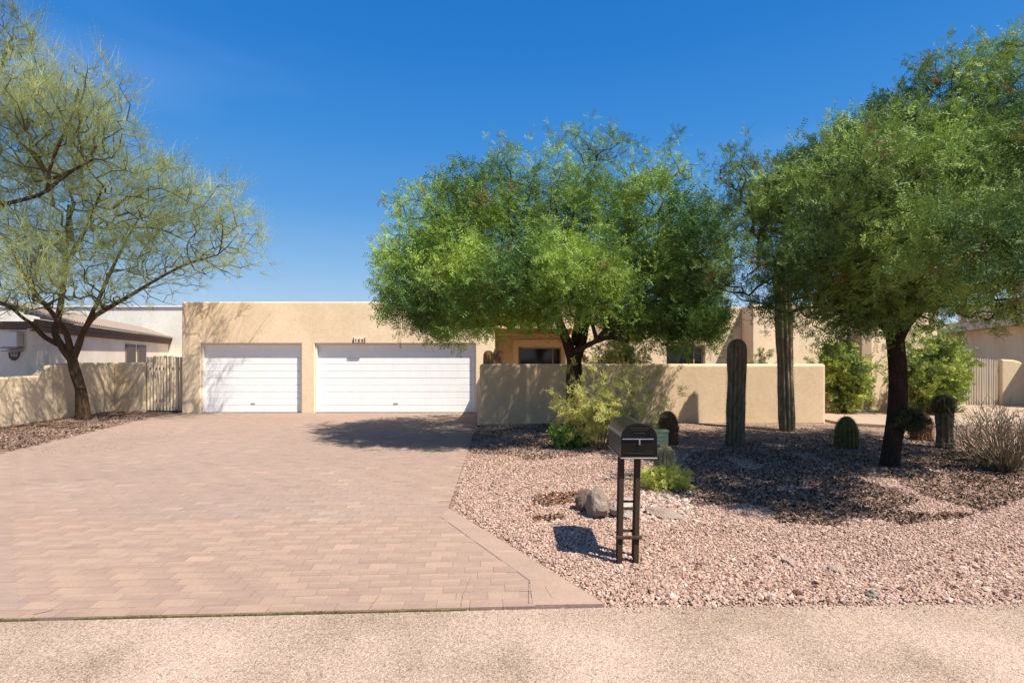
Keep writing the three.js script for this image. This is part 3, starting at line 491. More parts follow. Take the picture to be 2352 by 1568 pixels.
function rock(label, px, py, s, seed, c, group, name = 'boulder') { const [x, z] = gp(px, py), o = new THREE.Mesh(rockGeo(...s, seed), rockMat(...c)); o.name = numbered(name); o.position.set(x, groundY(x, z) + s[1] * 0.55, z - s[2] * 0.6); o.rotation.y = seed; o.castShadow = o.receiveShadow = true; scene.add(o); return tag(o, label, 'rock', group); }
rock('large pale boulder behind the mailbox legs, the biggest of the rocks', 1376, 1196, [0.14, 0.19, 0.13], 2, [0.36, 0.28, 0.22]);
rock('dark angular rock leaning against the big pale boulder', 1345, 1182, [0.10, 0.14, 0.12], 5, [0.20, 0.14, 0.11]);
rock('flat whitish rock between the mailbox legs', 1440, 1195, [0.20, 0.11, 0.15], 7, [0.52, 0.46, 0.40]);
rock('low flat rock with light top under the yellow green weeds', 1530, 1195, [0.22, 0.05, 0.14], 9, [0.42, 0.32, 0.26]);
rock('grey stone at the road edge of the gravel', 2765 / 1.3776, 1374, [0.05, 0.03, 0.035], 11, [0.32, 0.28, 0.24]);
rock('pale lump of stone set in the gravel near the road', 1930, 1316, [0.07, 0.03, 0.06], 13, [0.50, 0.37, 0.30]);
rock('small whitish stone in the gravel beyond the pale lump', 1815, 1300, [0.055, 0.025, 0.045], 15, [0.50, 0.38, 0.31]);
rock('dark little stone by the foot of the whitewashed gate', 398, 950, [0.1, 0.09, 0.09], 17, [0.10, 0.08, 0.07]);
rock('dark brown domed boulder behind the wall end at the porch', 1143, 948, [0.26, 0.95, 0.26], 19, [0.20, 0.105, 0.06]).position.set(-0.42, 0.95, -14.3);
// small green box standing behind the mailbox
{
  const [x, z] = gp(1521, 1062), u = thing('utility_box', 'small pale green box standing between mailbox and barrel cactus', 'utility box', [x, groundY(x, z), z]);
  const S = 8.7 / 1200;
  part(u, 'housing', bx(x - 0.13, x + 0.11, 0.28, 0.50, z - 0.16, z, 0.015), mat(0.42, 0.46, 0.20, 0.6));
  part(u, 'lid', bx(x - 0.145, x + 0.125, 0.50, 0.535, z - 0.175, z + 0.015, 0.012), mat(0.46, 0.50, 0.26, 0.6));
  for (let k = 0; k < 3; k++) part(u, 'slat', bx(x - 0.12, x + 0.05, 0.31 + k * 0.06, 0.34 + k * 0.06, z, z + 0.012, 0.004), mat(0.48, 0.52, 0.28, 0.6));
  part(u, 'stake', bx(x - 0.02, x + 0.02, -0.05, 0.3, z - 0.1, z - 0.06, 0.005), M.steel);
}
// ---------------------------------------------------------------- foliage shapes
const quadLeaf = (pos, o, d, s, L, W) => { const m = o.clone().addScaledVector(d, L * 0.5), t = o.clone().addScaledVector(d, L), a = m.clone().addScaledVector(s, W / 2), b = m.clone().addScaledVector(s, -W / 2); pos.push(o.x, o.y, o.z, a.x, a.y, a.z, t.x, t.y, t.z, o.x, o.y, o.z, t.x, t.y, t.z, b.x, b.y, b.z); };
const rdir = (r, up = 0) => { const v = new THREE.Vector3(gauss(r), gauss(r) + up, gauss(r)); return v.normalize(); };
const fin = (pos) => { const g = new THREE.BufferGeometry(); g.setAttribute('position', new THREE.Float32BufferAttribute(pos, 3)); g.computeVertexNormals(); g.setAttribute('uv', new THREE.Float32BufferAttribute(new Float32Array(pos.length / 3 * 2), 2)); return g; };
function tuft(seed, sprays, pairs, len, leafL, leafW, spread = 0.9, droop = 0.25) {     // feathery sprays that leave one point, +y outwards
  const r = RNG(seed), pos = [];
  for (let s = 0; s < sprays; s++) {
    const d = rdir(r).multiplyScalar(spread).add(new THREE.Vector3(0, 1, 0)).normalize(), o = new THREE.Vector3().addScaledVector(rdir(r), 0.05), L = len * (0.6 + 0.6 * r());
    const side0 = new THREE.Vector3().crossVectors(d, rdir(r)).normalize(); let p = o.clone(); const dd = d.clone();
    for (let k = 0; k < pairs; k++) {
      dd.add(new THREE.Vector3(gauss(r) * 0.08, -droop * 0.12 + gauss(r) * 0.06, gauss(r) * 0.08)).normalize(); const q = p.clone().addScaledVector(dd, L / pairs);
      const up = new THREE.Vector3().crossVectors(side0, dd).normalize();
      for (const sg of [1, -1]) { const ld = side0.clone().multiplyScalar(sg).addScaledVector(dd, 0.55).addScaledVector(up, gauss(r) * 0.35).normalize(), ls = new THREE.Vector3().crossVectors(ld, up).addScaledVector(up, gauss(r) * 0.3).normalize(); quadLeaf(pos, q, ld, ls, leafL * (0.7 + 0.6 * r()), leafW); }
      const st = side0.clone().multiplyScalar(0.0015); pos.push(p.x - st.x, p.y, p.z - st.z, p.x + st.x, p.y, p.z + st.z, q.x, q.y, q.z);
      p = q;
    }
  }
  return fin(pos);
}
function broom(seed, n, len, w, leaves, spread = 0.5) {            // wiry green twigs with dots of leaf, +y outwards
  const r = RNG(seed), pos = [];
  for (let i = 0; i < n; i++) {
    const d = rdir(r).multiplyScalar(spread).add(new THREE.Vector3(0, 1, 0)).normalize(); let p = new THREE.Vector3().addScaledVector(rdir(r), 0.03); const L = len * (0.5 + 0.8 * r()), side = new THREE.Vector3().crossVectors(d, rdir(r)).normalize(), sB = new THREE.Vector3().crossVectors(d, side);
    for (let k = 0; k < 4; k++) { d.addScaledVector(rdir(r), 0.16).normalize(); const q = p.clone().addScaledVector(d, L / 4), ww = w * (1 - k * 0.2);
      for (const s of [side, sB]) { const a = s.clone().multiplyScalar(ww / 2); pos.push(p.x - a.x, p.y - a.y, p.z - a.z, p.x + a.x, p.y + a.y, p.z + a.z, q.x + a.x * .8, q.y + a.y * .8, q.z + a.z * .8, p.x - a.x, p.y - a.y, p.z - a.z, q.x + a.x * .8, q.y + a.y * .8, q.z + a.z * .8, q.x - a.x * .8, q.y - a.y * .8, q.z - a.z * .8); }
      for (let m = 0; m < leaves; m++) { const o = p.clone().lerp(q, r()); quadLeaf(pos, o, rdir(r), rdir(r), 0.018 + 0.02 * r(), 0.008); }
      p = q; }
  }
  return fin(pos);
}
const leafMat = (rough = 0.75, tr = 0.35) => new THREE.MeshPhysicalMaterial({ color: 0xffffff, roughness: rough, transmission: tr, thickness: 0, side: THREE.DoubleSide, specularIntensity: 0.4 });
function placed(geo, m, list, name) {          // list: {p, d, s, c}
  const im = new THREE.InstancedMesh(geo, m, list.length), Q = new THREE.Quaternion(), T = new THREE.Quaternion(), X = new THREE.Matrix4(), up = new THREE.Vector3(0, 1, 0), c = new THREE.Color();
  list.forEach((e, i) => { Q.setFromUnitVectors(up, e.d); T.setFromAxisAngle(up, e.t); Q.multiply(T); X.compose(e.p, Q, new THREE.Vector3(e.s, e.s, e.s)); im.setMatrixAt(i, X); c.setRGB(...e.c); im.setColorAt(i, c); });
  im.name = name; im.castShadow = im.receiveShadow = true; return im;
}
// ---------------------------------------------------------------- trees that grow towards their clumps
function ringTube(P, nSide, seed, wob) {     // P: [Vector3, radius]; one skin through all rings
  const pos = [], uv = [], idx = []; let len = 0; const B = new THREE.Vector3(), Nn = new THREE.Vector3(1, 0, 0.3);
  for (let j = 0; j < P.length; j++) {
    const t = new THREE.Vector3().subVectors(P[Math.min(j + 1, P.length - 1)][0], P[Math.max(j - 1, 0)][0]).normalize(); Nn.addScaledVector(t, -Nn.dot(t)).normalize(); B.crossVectors(t, Nn); if (j) len += P[j][0].distanceTo(P[j - 1][0]);
    for (let i = 0; i <= nSide; i++) { const a = i / nSide * 6.28318, ca = Math.cos(a), sa = Math.sin(a), k = P[j][1] * (1 + wob * (noise3(ca * 1.6 + seed, len * 2.2, sa * 1.6) - 0.5) * 2 + wob * 0.8 * (noise3(ca * 4 + seed, len * 3, sa * 4) - 0.5)); pos.push(P[j][0].x + (Nn.x * ca + B.x * sa) * k, P[j][0].y + (Nn.y * ca + B.y * sa) * k, P[j][0].z + (Nn.z * ca + B.z * sa) * k); uv.push(i / nSide * 2, len * 1.2); }
  }
  for (let j = 0; j < P.length - 1; j++) for (let i = 0; i < nSide; i++) { const a = j * (nSide + 1) + i, b = a + nSide + 1; idx.push(a, a + 1, b, a + 1, b + 1, b); }
  const g = new THREE.BufferGeometry(); g.setAttribute('position', new THREE.Float32BufferAttribute(pos, 3)); g.setAttribute('uv', new THREE.Float32BufferAttribute(uv, 2)); g.setIndex(idx); g.computeVertexNormals(); return g;
}
function smoothPath(P, step) { const c = new THREE.CatmullRomCurve3(P.map((p) => p[0])), L = c.getLength(), n = Math.max(3, Math.round(L / step)), out = []; for (let i = 0; i <= n; i++) { const u = i / n, t = c.getUtoTmapping(u), f = t * (P.length - 1), k = Math.min(P.length - 2, Math.floor(f)); out.push([c.getPoint(t), lerp(P[k][1], P[k + 1][1], f - k)]); } return out; }
function growTree(o) {
  const r = RNG(o.seed), T = thing(o.name, o.label, 'tree', o.base, o.group);
  const nodes = [], tubes = [];
  o.limbs.forEach((L, li) => {
    const P = smoothPath(L, 0.18); tubes.push(ringTube(P, li ? 9 : 14, o.seed + li, li ? 0.10 : 0.14)); let prev = -1;
    P.forEach((p, i) => { const n = { p: p[0], par: prev, len: (li ? 1.2 : 0) + i * 0.12, fix: p[1], kids: 0 }; if (i > P.length * (li ? 0.25 : 0.75)) { nodes.push(n); prev = nodes.length - 1; } });
  });
  part(T, 'trunk', tubes, o.bark);
  // attraction points in the clumps
  const pts = [];
  for (const c of o.clumps) for (let i = 0; i < c.n * (o.nn || 1); i++) {
    const v = rdir(r), k = Math.pow(r(), 0.45); const p = new THREE.Vector3(c.c.x + v.x * c.r[0] * k, c.c.y + v.y * c.r[1] * k, c.c.z + v.z * c.r[2] * k);
    if (p.y < 0.4) continue; pts.push({ p, c });
  }
  const ctr = nodes[0].p; pts.sort((a, b) => a.p.distanceToSquared(ctr) - b.p.distanceToSquared(ctr));
  const tips = [];
  for (const q of pts) {
    let best = -1, bd = 1e9;
    for (let i = 0; i < nodes.length; i++) { const n = nodes[i], d = n.p.distanceTo(q.p) + 0.22 * n.len; if (d < bd) { bd = d; best = i; } }
    const s = nodes[best], d = s.p.distanceTo(q.p), k = Math.max(1, Math.round(d / 0.28)); let par = best; const off = rdir(r).multiplyScalar(d * 0.09), lift = o.arch * d;
    for (let j = 1; j <= k; j++) { const t = j / k, p = s.p.clone().lerp(q.p, t).addScaledVector(off, Math.sin(t * Math.PI)); p.y += lift * Math.sin(t * Math.PI); nodes.push({ p, par, len: s.len + d * t, fix: 0, kids: 0, c: q.c }); par = nodes.length - 1; }
    tips.push(par);
  }
  // thickness from the number of tips carried
  const w = new Float32Array(nodes.length); for (const t of tips) w[t] += 1;
  for (let i = nodes.length - 1; i >= 0; i--) if (nodes[i].par >= 0) { w[nodes[i].par] += w[i]; }
  const rad = (i) => nodes[i].fix ? nodes[i].fix * 0.8 : Math.min(o.maxR || 0.06, o.tipR * Math.pow(Math.max(1, w[i]), 0.47));
  const pos = [], nor = [];
  for (let i = 0; i < nodes.length; i++) {
    const n = nodes[i]; if (n.par < 0 || n.fix) continue; const a = nodes[n.par].p, b = n.p, r0 = Math.min(rad(n.par), rad(i) * 1.7), r1 = rad(i), d = b.clone().sub(a).normalize(), s = Math.abs(d.y) > 0.9 ? new THREE.Vector3(1, 0, 0) : new THREE.Vector3(0, 1, 0), u = new THREE.Vector3().crossVectors(d, s).normalize(), v = new THREE.Vector3().crossVectors(d, u), m = r1 > 0.015 ? 6 : 4;
    for (let k = 0; k < m; k++) { const a0 = k / m * 6.2832, a1 = (k + 1) / m * 6.2832, n0 = u.clone().multiplyScalar(Math.cos(a0)).addScaledVector(v, Math.sin(a0)), n1 = u.clone().multiplyScalar(Math.cos(a1)).addScaledVector(v, Math.sin(a1)); const A = a.clone().addScaledVector(n0, r0), Bq = a.clone().addScaledVector(n1, r0), C = b.clone().addScaledVector(n0, r1), D = b.clone().addScaledVector(n1, r1); for (const [P, Q] of [[A, n0], [Bq, n1], [D, n1], [A, n0], [D, n1], [C, n0]]) { pos.push(P.x, P.y, P.z); nor.push(Q.x, Q.y, Q.z); } }
  }
  const bg = new THREE.BufferGeometry(); bg.setAttribute('position', new THREE.Float32BufferAttribute(pos, 3)); bg.setAttribute('normal', new THREE.Float32BufferAttribute(nor, 3)); bg.setAttribute('uv', new THREE.Float32BufferAttribute(new Float32Array(pos.length / 3 * 2), 2));
  part(T, 'branches', bg, o.twigMat);
  // sprays at tips and along the thin twigs
  const list = [], base = new THREE.Vector3(...o.base);
  for (let i = 0; i < nodes.length; i++) {
    const n = nodes[i]; if (!n.c || w[i] > (o.leafW || 3)) continue; const m = n.c.m * (o.mm || 1) * (w[i] === 1 ? 1 : 0.7), cnt = Math.floor(m) + (r() < m % 1 ? 1 : 0), d0 = n.p.clone().sub(nodes[n.par].p).normalize();
    for (let k = 0; k < cnt; k++) {
      const p = n.p.clone().add(new THREE.Vector3(gauss(r), gauss(r), gauss(r)).multiplyScalar(o.jit)), d = d0.clone().multiplyScalar(0.8).addScaledVector(rdir(r), 0.9).add(new THREE.Vector3(0, o.up, 0)).normalize();
      const f = noise3(p.x * 1.1 + 9, p.y * 1.1, p.z * 1.1), g = clamp(f * 1.8 - 0.42 + 0.22 * gauss(r) * 0.5), c0 = o.cols[0], c1 = o.cols[1]; let c = c0.map((v, q) => lerp(v, c1[q], g)); const dead = r(); if (dead < (o.dead || 0)) c = [0.22, 0.13, 0.05];
      list.push({ p: p.sub(base), d, t: r() * 6.28, s: (n.c.s || 1) * (0.7 + 0.6 * r()), c });
    }
  }
  const im = placed(o.leaf, o.leafMat, list, 'crown'); im.userData.kind = 'stuff'; T.add(im); console.log(o.name, 'sprays', list.length, 'nodes', nodes.length, 'tris each', o.leaf.attributes.position.count / 3);
  return T;
}
const A = (px, py, Z, r) => [at(px, py, Z), r];
const C = (px, py, Z, rx, ry, rz, n, m, s) => ({ c: at(px, py, Z), r: [rx * Z / F, ry * Z / F, rz], n, m, s });
const mesquiteLeaf = tuft(101, 5, 7, 0.27, 0.055, 0.019);
const barkDark = bark(0.10, 0.07, 0.05, 0.03), twigDark = mat(0.075, 0.055, 0.04, 0.9);
const lm = leafMat();
// mesquite in front of the garden wall
{
  const Z = 11.5, x = at(1316, 1000, Z).x;
  growTree({ name: 'mesquite_tree', label: 'broad round bright green tree in front of the garden wall', seed: 201, base: [x, 0, -Z], bark: barkDark, twigMat: twigDark, arch: 0.06, tipR: 0.0045, nn: 1.3, mm: 1.85, leafW: 9, jit: 0.15, up: 0.25, leaf: mesquiteLeaf, leafMat: lm, cols: [[0.07, 0.15, 0.028], [0.38, 0.52, 0.075]], dead: 0.012,
    limbs: [[A(1312, 1006, Z, 0.22), A(1314, 960, Z, 0.18), A(1317, 900, Z, 0.165), A(1320, 850, Z, 0.165), A(1318, 812, Z, 0.16)], [A(1318, 830, Z, 0.14), A(1300, 780, Z, 0.11), A(1286, 745, Z - 0.1, 0.095), A(1262, 690, Z - 0.3, 0.09), A(1200, 620, Z - 0.6, 0.06), A(1130, 560, Z - 0.8, 0.035)], [A(1322, 828, Z, 0.13), A(1338, 780, Z + 0.1, 0.1), A(1346, 740, Z + 0.2, 0.09), A(1370, 680, Z + 0.4, 0.08), A(1430, 600, Z + 0.5, 0.05), A(1490, 540, Z + 0.5, 0.03)], [A(1320, 790, Z, 0.1), A(1330, 700, Z + 0.5, 0.08), A(1310, 560, Z + 0.8, 0.05), A(1330, 440, Z + 0.9, 0.025)]],
    clumps: [C(1010, 590, 10.9, 125, 115, 1.4, 90, 3), C(985, 690, 10.4, 100, 75, 1.3, 80, 3), C(1100, 500, 11.5, 130, 95, 1.5, 90, 3), C(1120, 660, 9.9, 145, 95, 1.3, 110, 3), C(1280, 480, 11.4, 150, 105, 1.3, 90, 2.2), C(1290, 630, 9.8, 160, 100, 1.2, 120, 3), C(1440, 490, 11.2, 140, 95, 1.3, 85, 2.3), C(1470, 630, 11.2, 140, 105, 1.2, 110, 2.8), C(1580, 570, 11.0, 85, 105, 1.4, 80, 3), C(1580, 690, 11.8, 80, 70, 1.0, 70, 3), C(1200, 580, 12.9, 200, 100, 1.0, 35, 1.6), C(1430, 580, 12.9, 180, 100, 1.0, 25, 1.6), C(1560, 757, 11.3, 80, 30, 0.7, 60, 2.4), C(1450, 765, 11.2, 70, 24, 0.6, 34, 2.2), C(1230, 715, 10.4, 110, 45, 1.0, 70, 2.6), C(1420, 720, 10.9, 110, 45, 1.0, 60, 2.6), C(1090, 740, 10.4, 110, 30, 1.0, 45, 2.4),
      C(1350, 345, 11.6, 130, 45, 1.0, 40, 1.1, 0.7), C(950, 470, 11.3, 80, 40, 0.8, 26, 1.3, 0.7), C(1530, 390, 11.5, 90, 40, 0.9, 30, 1.3, 0.7), C(1160, 380, 11.4, 40, 40, 0.5, 18, 2, 0.8), C(890, 600, 11, 30, 70, 0.6, 18, 1.5, 0.7), C(1640, 740, 10.6, 40, 35, 0.5, 22, 2, 0.8)] });
}
// darker mesquite by the open gravel
{
  const Z = 8.18, x = at(2045, 1078, Z).x;
  growTree({ name: 'mesquite_tree', label: 'dark trunked spreading tree between the barrel cactuses, crown leaving the frame', seed: 207, base: [x, 0, -Z], bark: bark(0.075, 0.052, 0.04, 0.03), twigMat: twigDark, arch: 0.05, tipR: 0.004, nn: 1.2, mm: 1.8, leafW: 9, jit: 0.13, up: 0.2, leaf: tuft(103, 5, 7, 0.21, 0.042, 0.015), leafMat: lm, cols: [[0.055, 0.115, 0.032], [0.29, 0.40, 0.075]], dead: 0.02,
    limbs: [[A(2042, 1084, Z, 0.15), A(2049, 1030, Z, 0.13), A(2061, 950, Z, 0.125), A(2064, 880, Z, 0.118), A(2060, 820, Z, 0.12), A(2056, 775, Z, 0.12)], [A(2058, 790, Z, 0.085), A(2028, 740, Z, 0.07), A(1990, 725, Z - 0.1, 0.07), A(1930, 685, Z - 0.2, 0.05), A(1840, 640, Z - 0.3, 0.03), A(1760, 600, Z - 0.3, 0.018)], [A(2057, 790, Z, 0.11), A(2060, 730, Z, 0.095), A(2050, 640, Z + 0.1, 0.07), A(2080, 520, Z + 0.2, 0.045), A(2120, 400, Z + 0.3, 0.02)], [A(2058, 790, Z, 0.085), A(2086, 740, Z, 0.07), A(2135, 690, Z + 0.1, 0.07), A(2230, 600, Z + 0.1, 0.05), A(2330, 500, Z, 0.03), A(2400, 430, Z, 0.02)], [A(2060, 780, Z, 0.09), A(2075, 720, Z - 0.4, 0.06), A(2100, 620, Z - 1.0, 0.04), A(2130, 500, Z - 1.5, 0.02)]],
    clumps: [C(1765, 480, 8.3, 95, 105, 1.0, 90, 2.4), C(1885, 430, 8.2, 120, 110, 1.2, 110, 3), C(1900, 585, 7.4, 130, 95, 1.0, 110, 3), C(2010, 390, 8.3, 140, 130, 1.4, 120, 3), C(2050, 560, 7.1, 160, 120, 1.1, 130, 3), C(2150, 310, 8.4, 150, 140, 1.4, 120, 3), C(2200, 470, 7.2, 150, 130, 1.2, 130, 3), C(2240, 630, 7.6, 150, 80, 1.3, 110, 3), C(2330, 310, 8.3, 140, 150, 1.4, 120, 3), C(2340, 520, 7.8, 120, 130, 1.3, 110, 3), C(2060, 680, 7.8, 140, 65, 1.2, 110, 3), C(2470, 330, 8.3, 150, 150, 1.4, 90, 3), C(2480, 540, 8.2, 150, 130, 1.5, 90, 3), C(2020, 430, 5.9, 180, 110, 0.7, 90, 2.6), C(2210, 560, 5.3, 190, 90, 0.6, 80, 2.4), C(2330, 420, 5.8, 160, 140, 0.7, 70, 2.4), C(1950, 520, 9.5, 200, 120, 1.1, 80, 2.2), C(2200, 450, 9.6, 220, 170, 1.1, 120, 2.6), C(2390, 480, 9.6, 160, 170, 1, 70, 2.6),
      C(1720, 630, 8.0, 85, 65, 0.8, 60, 1.0, 0.9), C(1830, 700, 7.9, 110, 40, 0.8, 60, 1.3, 0.9), C(2310, 705, 7.9, 90, 35, 0.7, 40, 1.2, 0.9), C(2155, 165, 8.3, 50, 45, 0.5, 18, 2, 0.8), C(2290, 150, 8.3, 90, 40, 0.6, 30, 2.2, 0.9), C(1690, 390, 8.3, 40, 40, 0.5, 22, 1.4, 0.8), C(1960, 730, 7.8, 90, 40, 0.7, 50, 2.2)] });
}
// palo verde by the yard wall, and another whose limbs enter over the wall
const pv = broom(111, 10, 0.55, 0.0055, 1, 0.6), pvMat = leafMat(0.7, 0.25);
const pvBark = bark(0.17, 0.115, 0.075, 0.02), pvTwig = mat(0.11, 0.10, 0.045, 0.85), pvCols = [[0.28, 0.33, 0.13], [0.52, 0.56, 0.24]];
{
  const Z = 14.3, x = at(190, 965, Z).x;
  growTree({ name: 'palo_verde_tree', label: 'wiry yellow green tree with a forked trunk beside the yard wall', seed: 301, base: [x, 0, -Z], bark: pvBark, twigMat: pvTwig, arch: 0.05, tipR: 0.0042, jit: 0.1, up: 0.5, leaf: pv, leafMat: pvMat, cols: pvCols, leafW: 8, nn: 1.3, mm: 0.95, maxR: 0.05,
    limbs: [[A(192, 968, Z, 0.18), A(189, 930, Z, 0.15), A(184, 895, Z, 0.135), A(172, 853, Z, 0.125), A(163, 820, Z, 0.12)], [A(166, 830, Z, 0.105), A(140, 793, Z, 0.095), A(125, 763, Z, 0.08), A(132, 736, Z, 0.075), A(140, 690, Z, 0.065), A(146, 640, Z, 0.055), A(152, 560, Z + 0.1, 0.06), A(158, 470, Z + 0.1, 0.04)], [A(166, 825, Z, 0.105), A(180, 793, Z, 0.08), A(190, 763, Z - 0.1, 0.072), A(215, 728, Z - 0.2, 0.066), A(250, 706, Z - 0.3, 0.056), A(307, 673, Z - 0.4, 0.046), A(345, 650, Z - 0.4, 0.038), A(420, 610, Z - 0.4, 0.035), A(500, 585, Z - 0.3, 0.02)], [A(164, 815, Z, 0.085), A(150, 763, Z - 0.2, 0.07), A(117, 716, Z - 0.5, 0.055), A(75, 666, Z - 0.8, 0.055), A(40, 600, Z - 1, 0.04), A(10, 540, Z - 1.1, 0.02)], [A(135, 792, Z, 0.07), A(100, 773, Z - 0.2, 0.06), A(75, 746, Z - 0.3, 0.05), A(50, 728, Z - 0.5, 0.04), A(15, 700, Z - 0.6, 0.03), A(-40, 680, Z - 0.7, 0.02)], [A(190, 765, Z - 0.1, 0.06), A(225, 690, Z + 0.3, 0.05), A(270, 590, Z + 0.6, 0.04), A(330, 480, Z + 0.7, 0.02)], [A(150, 600, Z, 0.05), A(200, 520, Z - 0.5, 0.04), A(235, 430, Z - 0.8, 0.025)]],
    clumps: [C(100, 450, 14.2, 150, 110, 1.8, 120, 2.2), C(210, 420, 14.2, 110, 90, 1.6, 90, 2.2), C(330, 450, 14.0, 130, 105, 1.7, 130, 2.4), C(450, 510, 14.0, 135, 120, 1.6, 150, 1.7), C(20, 570, 11.7, 120, 90, 0.9, 60, 1.6), C(110, 650, 12.2, 90, 50, 0.8, 40, 1.4), C(250, 580, 13.7, 180, 90, 1.8, 150, 2.2), C(80, 590, 13.6, 140, 90, 1.6, 110, 2.2), C(530, 560, 14.0, 80, 80, 1.2, 70, 1.0, 0.9), C(430, 625, 13.8, 110, 40, 1.2, 50, 0.9, 0.8), C(150, 680, 13.7, 170, 45, 1.4, 90, 1.4, 0.8), C(330, 540, 15.4, 150, 110, 0.8, 60, 1.5), C(30, 690, 13.4, 80, 45, 1, 40, 1.2, 0.8), C(190, 300, 14.2, 100, 90, 1.2, 90, 0.9, 1.1), C(300, 690, 13.6, 110, 30, 0.8, 40, 0.5, 0.8)] });
}
{
  const Z = 12.4, x = at(-190, 990, Z).x;
  growTree({ name: 'palo_verde_tree', label: 'taller wiry tree whose bare dark limbs enter above the yard wall', seed: 303, base: [x, 0, -Z], bark: pvBark, twigMat: pvTwig, arch: 0.05, tipR: 0.0042, jit: 0.1, up: 0.7, leaf: pv, leafMat: pvMat, cols: pvCols, leafW: 8, nn: 1.3, mm: 0.95, maxR: 0.05,
    limbs: [[A(-190, 990, Z, 0.25), A(-180, 800, Z, 0.2), A(-165, 640, Z, 0.18), A(-150, 540, Z, 0.15)], [A(-160, 600, Z, 0.12), A(-80, 510, Z - 0.1, 0.07), A(0, 472, Z - 0.2, 0.05), A(60, 456, Z - 0.2, 0.043), A(105, 438, Z - 0.2, 0.04), A(113, 390, Z - 0.2, 0.036), A(135, 330, Z - 0.2, 0.032), A(163, 270, Z - 0.2, 0.026), A(180, 205, Z - 0.2, 0.025)], [A(105, 440, Z - 0.2, 0.045), A(150, 402, Z, 0.04), A(215, 365, Z + 0.2, 0.025)], [A(-150, 560, Z, 0.1), A(-90, 400, Z, 0.08), A(-30, 250, Z, 0.05), A(20, 100, Z, 0.02)]],
    clumps: [C(40, 330, 12.2, 110, 110, 1.5, 120, 2.2), C(10, 200, 12.2, 90, 120, 1.4, 100, 2.2), C(-60, 330, 12.3, 120, 220, 1.5, 90, 2), C(120, 260, 12.1, 90, 90, 1.2, 90, 1.8), C(210, 240, 12.2, 90, 100, 1.1, 80, 1.1, 1.0), C(240, 330, 12.3, 80, 70, 1.0, 60, 1.3), C(0, 50, 12.2, 40, 80, 0.8, 40, 1.4), C(70, 130, 12.2, 40, 60, 0.8, 30, 1.0)] });
}
// ---------------------------------------------------------------- shrubs
function shrub(o) {
  const r = RNG(o.seed), S = thing(o.name || 'shrub', o.label, o.cat || 'shrub', [o.x, 0, o.z], o.group), stems = [], list = [];
  const gy = o.y0 !== undefined ? o.y0 : groundY(o.x, o.z) - 0.02;
  for (let i = 0; i < o.stems; i++) {
    const a = r() * 6.28, k = Math.sqrt(r()), tx = Math.cos(a) * o.sx * k + (o.leanX || 0), tz = Math.sin(a) * o.sz * k, h = o.h * (0.55 + 0.45 * r()) * (1 - 0.3 * k * k), b = new THREE.Vector3(tx * 0.12 + gauss(r) * 0.03, gy, tz * 0.12 + gauss(r) * 0.03), e = new THREE.Vector3(tx, gy + h, tz), m = b.clone().lerp(e, 0.5).add(new THREE.Vector3(tx * 0.12 + gauss(r) * 0.05, 0.06 * h, tz * 0.12 + gauss(r) * 0.05));
    const P = [b, b.clone().lerp(m, 0.5).add(new THREE.Vector3(gauss(r), 0, gauss(r)).multiplyScalar(0.02)), m, m.clone().lerp(e, 0.5).add(new THREE.Vector3(gauss(r), 0, gauss(r)).multiplyScalar(0.04)), e];
    const rr = o.stemR || 0.008; for (let j = 0; j < 4; j++) stems.push(rod(P[j], P[j + 1], rr * (1 - j * 0.2), rr * (1 - (j + 1) * 0.2), 4));
    if (o.leaf) for (let j = 0; j < o.m; j++) {
      const t = Math.pow(r(), 0.6) * (1 - (o.low || 0)) + (o.low || 0), f = t * 4, q = Math.min(3, Math.floor(f)), p = P[q].clone().lerp(P[q + 1], f - q).add(new THREE.Vector3(gauss(r), gauss(r), gauss(r)).multiplyScalar(o.jit)); if (p.y < gy + 0.02) continue;
      const g = clamp(noise3(p.x * 3 + o.seed, p.y * 3, p.z * 3) * 1.4 - 0.2 + 0.2 * gauss(r)); list.push({ p, d: rdir(r, 0.6), t: r() * 6.28, s: (o.s || 1) * (0.7 + 0.6 * r()), c: o.cols[0].map((v, z) => lerp(v, o.cols[1][z], g)) });
    }
    if (o.twigs) for (let j = 0; j < o.twigs; j++) { const t = 0.35 + 0.65 * r(), f = t * 4, q = Math.min(3, Math.floor(f)), p = P[q].clone().lerp(P[q + 1], f - q), d = e.clone().sub(b).normalize().addScaledVector(rdir(r), 0.7).normalize(); stems.push(rod(p, p.clone().addScaledVector(d, (0.1 + 0.16 * r()) * o.h), rr * 0.5, rr * 0.25, 4)); }
  }
  part(S, 'stems', stems, o.stemMat || mat(0.12, 0.085, 0.05), true);
  if (o.leaf) { const im = placed(o.leaf, o.lm || lm, list, 'foliage'); im.userData.kind = 'stuff'; S.add(im); }
  return S;
}
const wispy = tuft(121, 4, 5, 0.17, 0.05, 0.013, 0.9, 0), broad = tuft(123, 5, 5, 0.14, 0.045, 0.022, 1.0, 0.1), hang = tuft(125, 6, 10, 0.5, 0.05, 0.012, 0.5, 0.2);
const ps = (px, py) => { const [x, z] = gp(px, py); return { x, z }; };
shrub({ label: 'large wispy yellow green bush at the foot of the broad tree', seed: 401, ...ps(1385, 1040), stems: 46, h: 1.8, sx: 1.15, sz: 0.5, leanX: 0.1, leaf: wispy, m: 6.5, jit: 0.09, low: 0.1, twigs: 3, cols: [[0.28, 0.30, 0.07], [0.72, 0.68, 0.2]], stemR: 0.006, stemMat: mat(0.22, 0.16, 0.08) });
shrub({ label: 'small bright green plant at the near corner of the wispy bush', seed: 403, ...ps(1290, 1036), stems: 18, h: 0.4, sx: 0.26, sz: 0.2, leaf: broad, m: 9, jit: 0.04, cols: [[0.07, 0.14, 0.03], [0.22, 0.33, 0.06]], stemR: 0.004 });
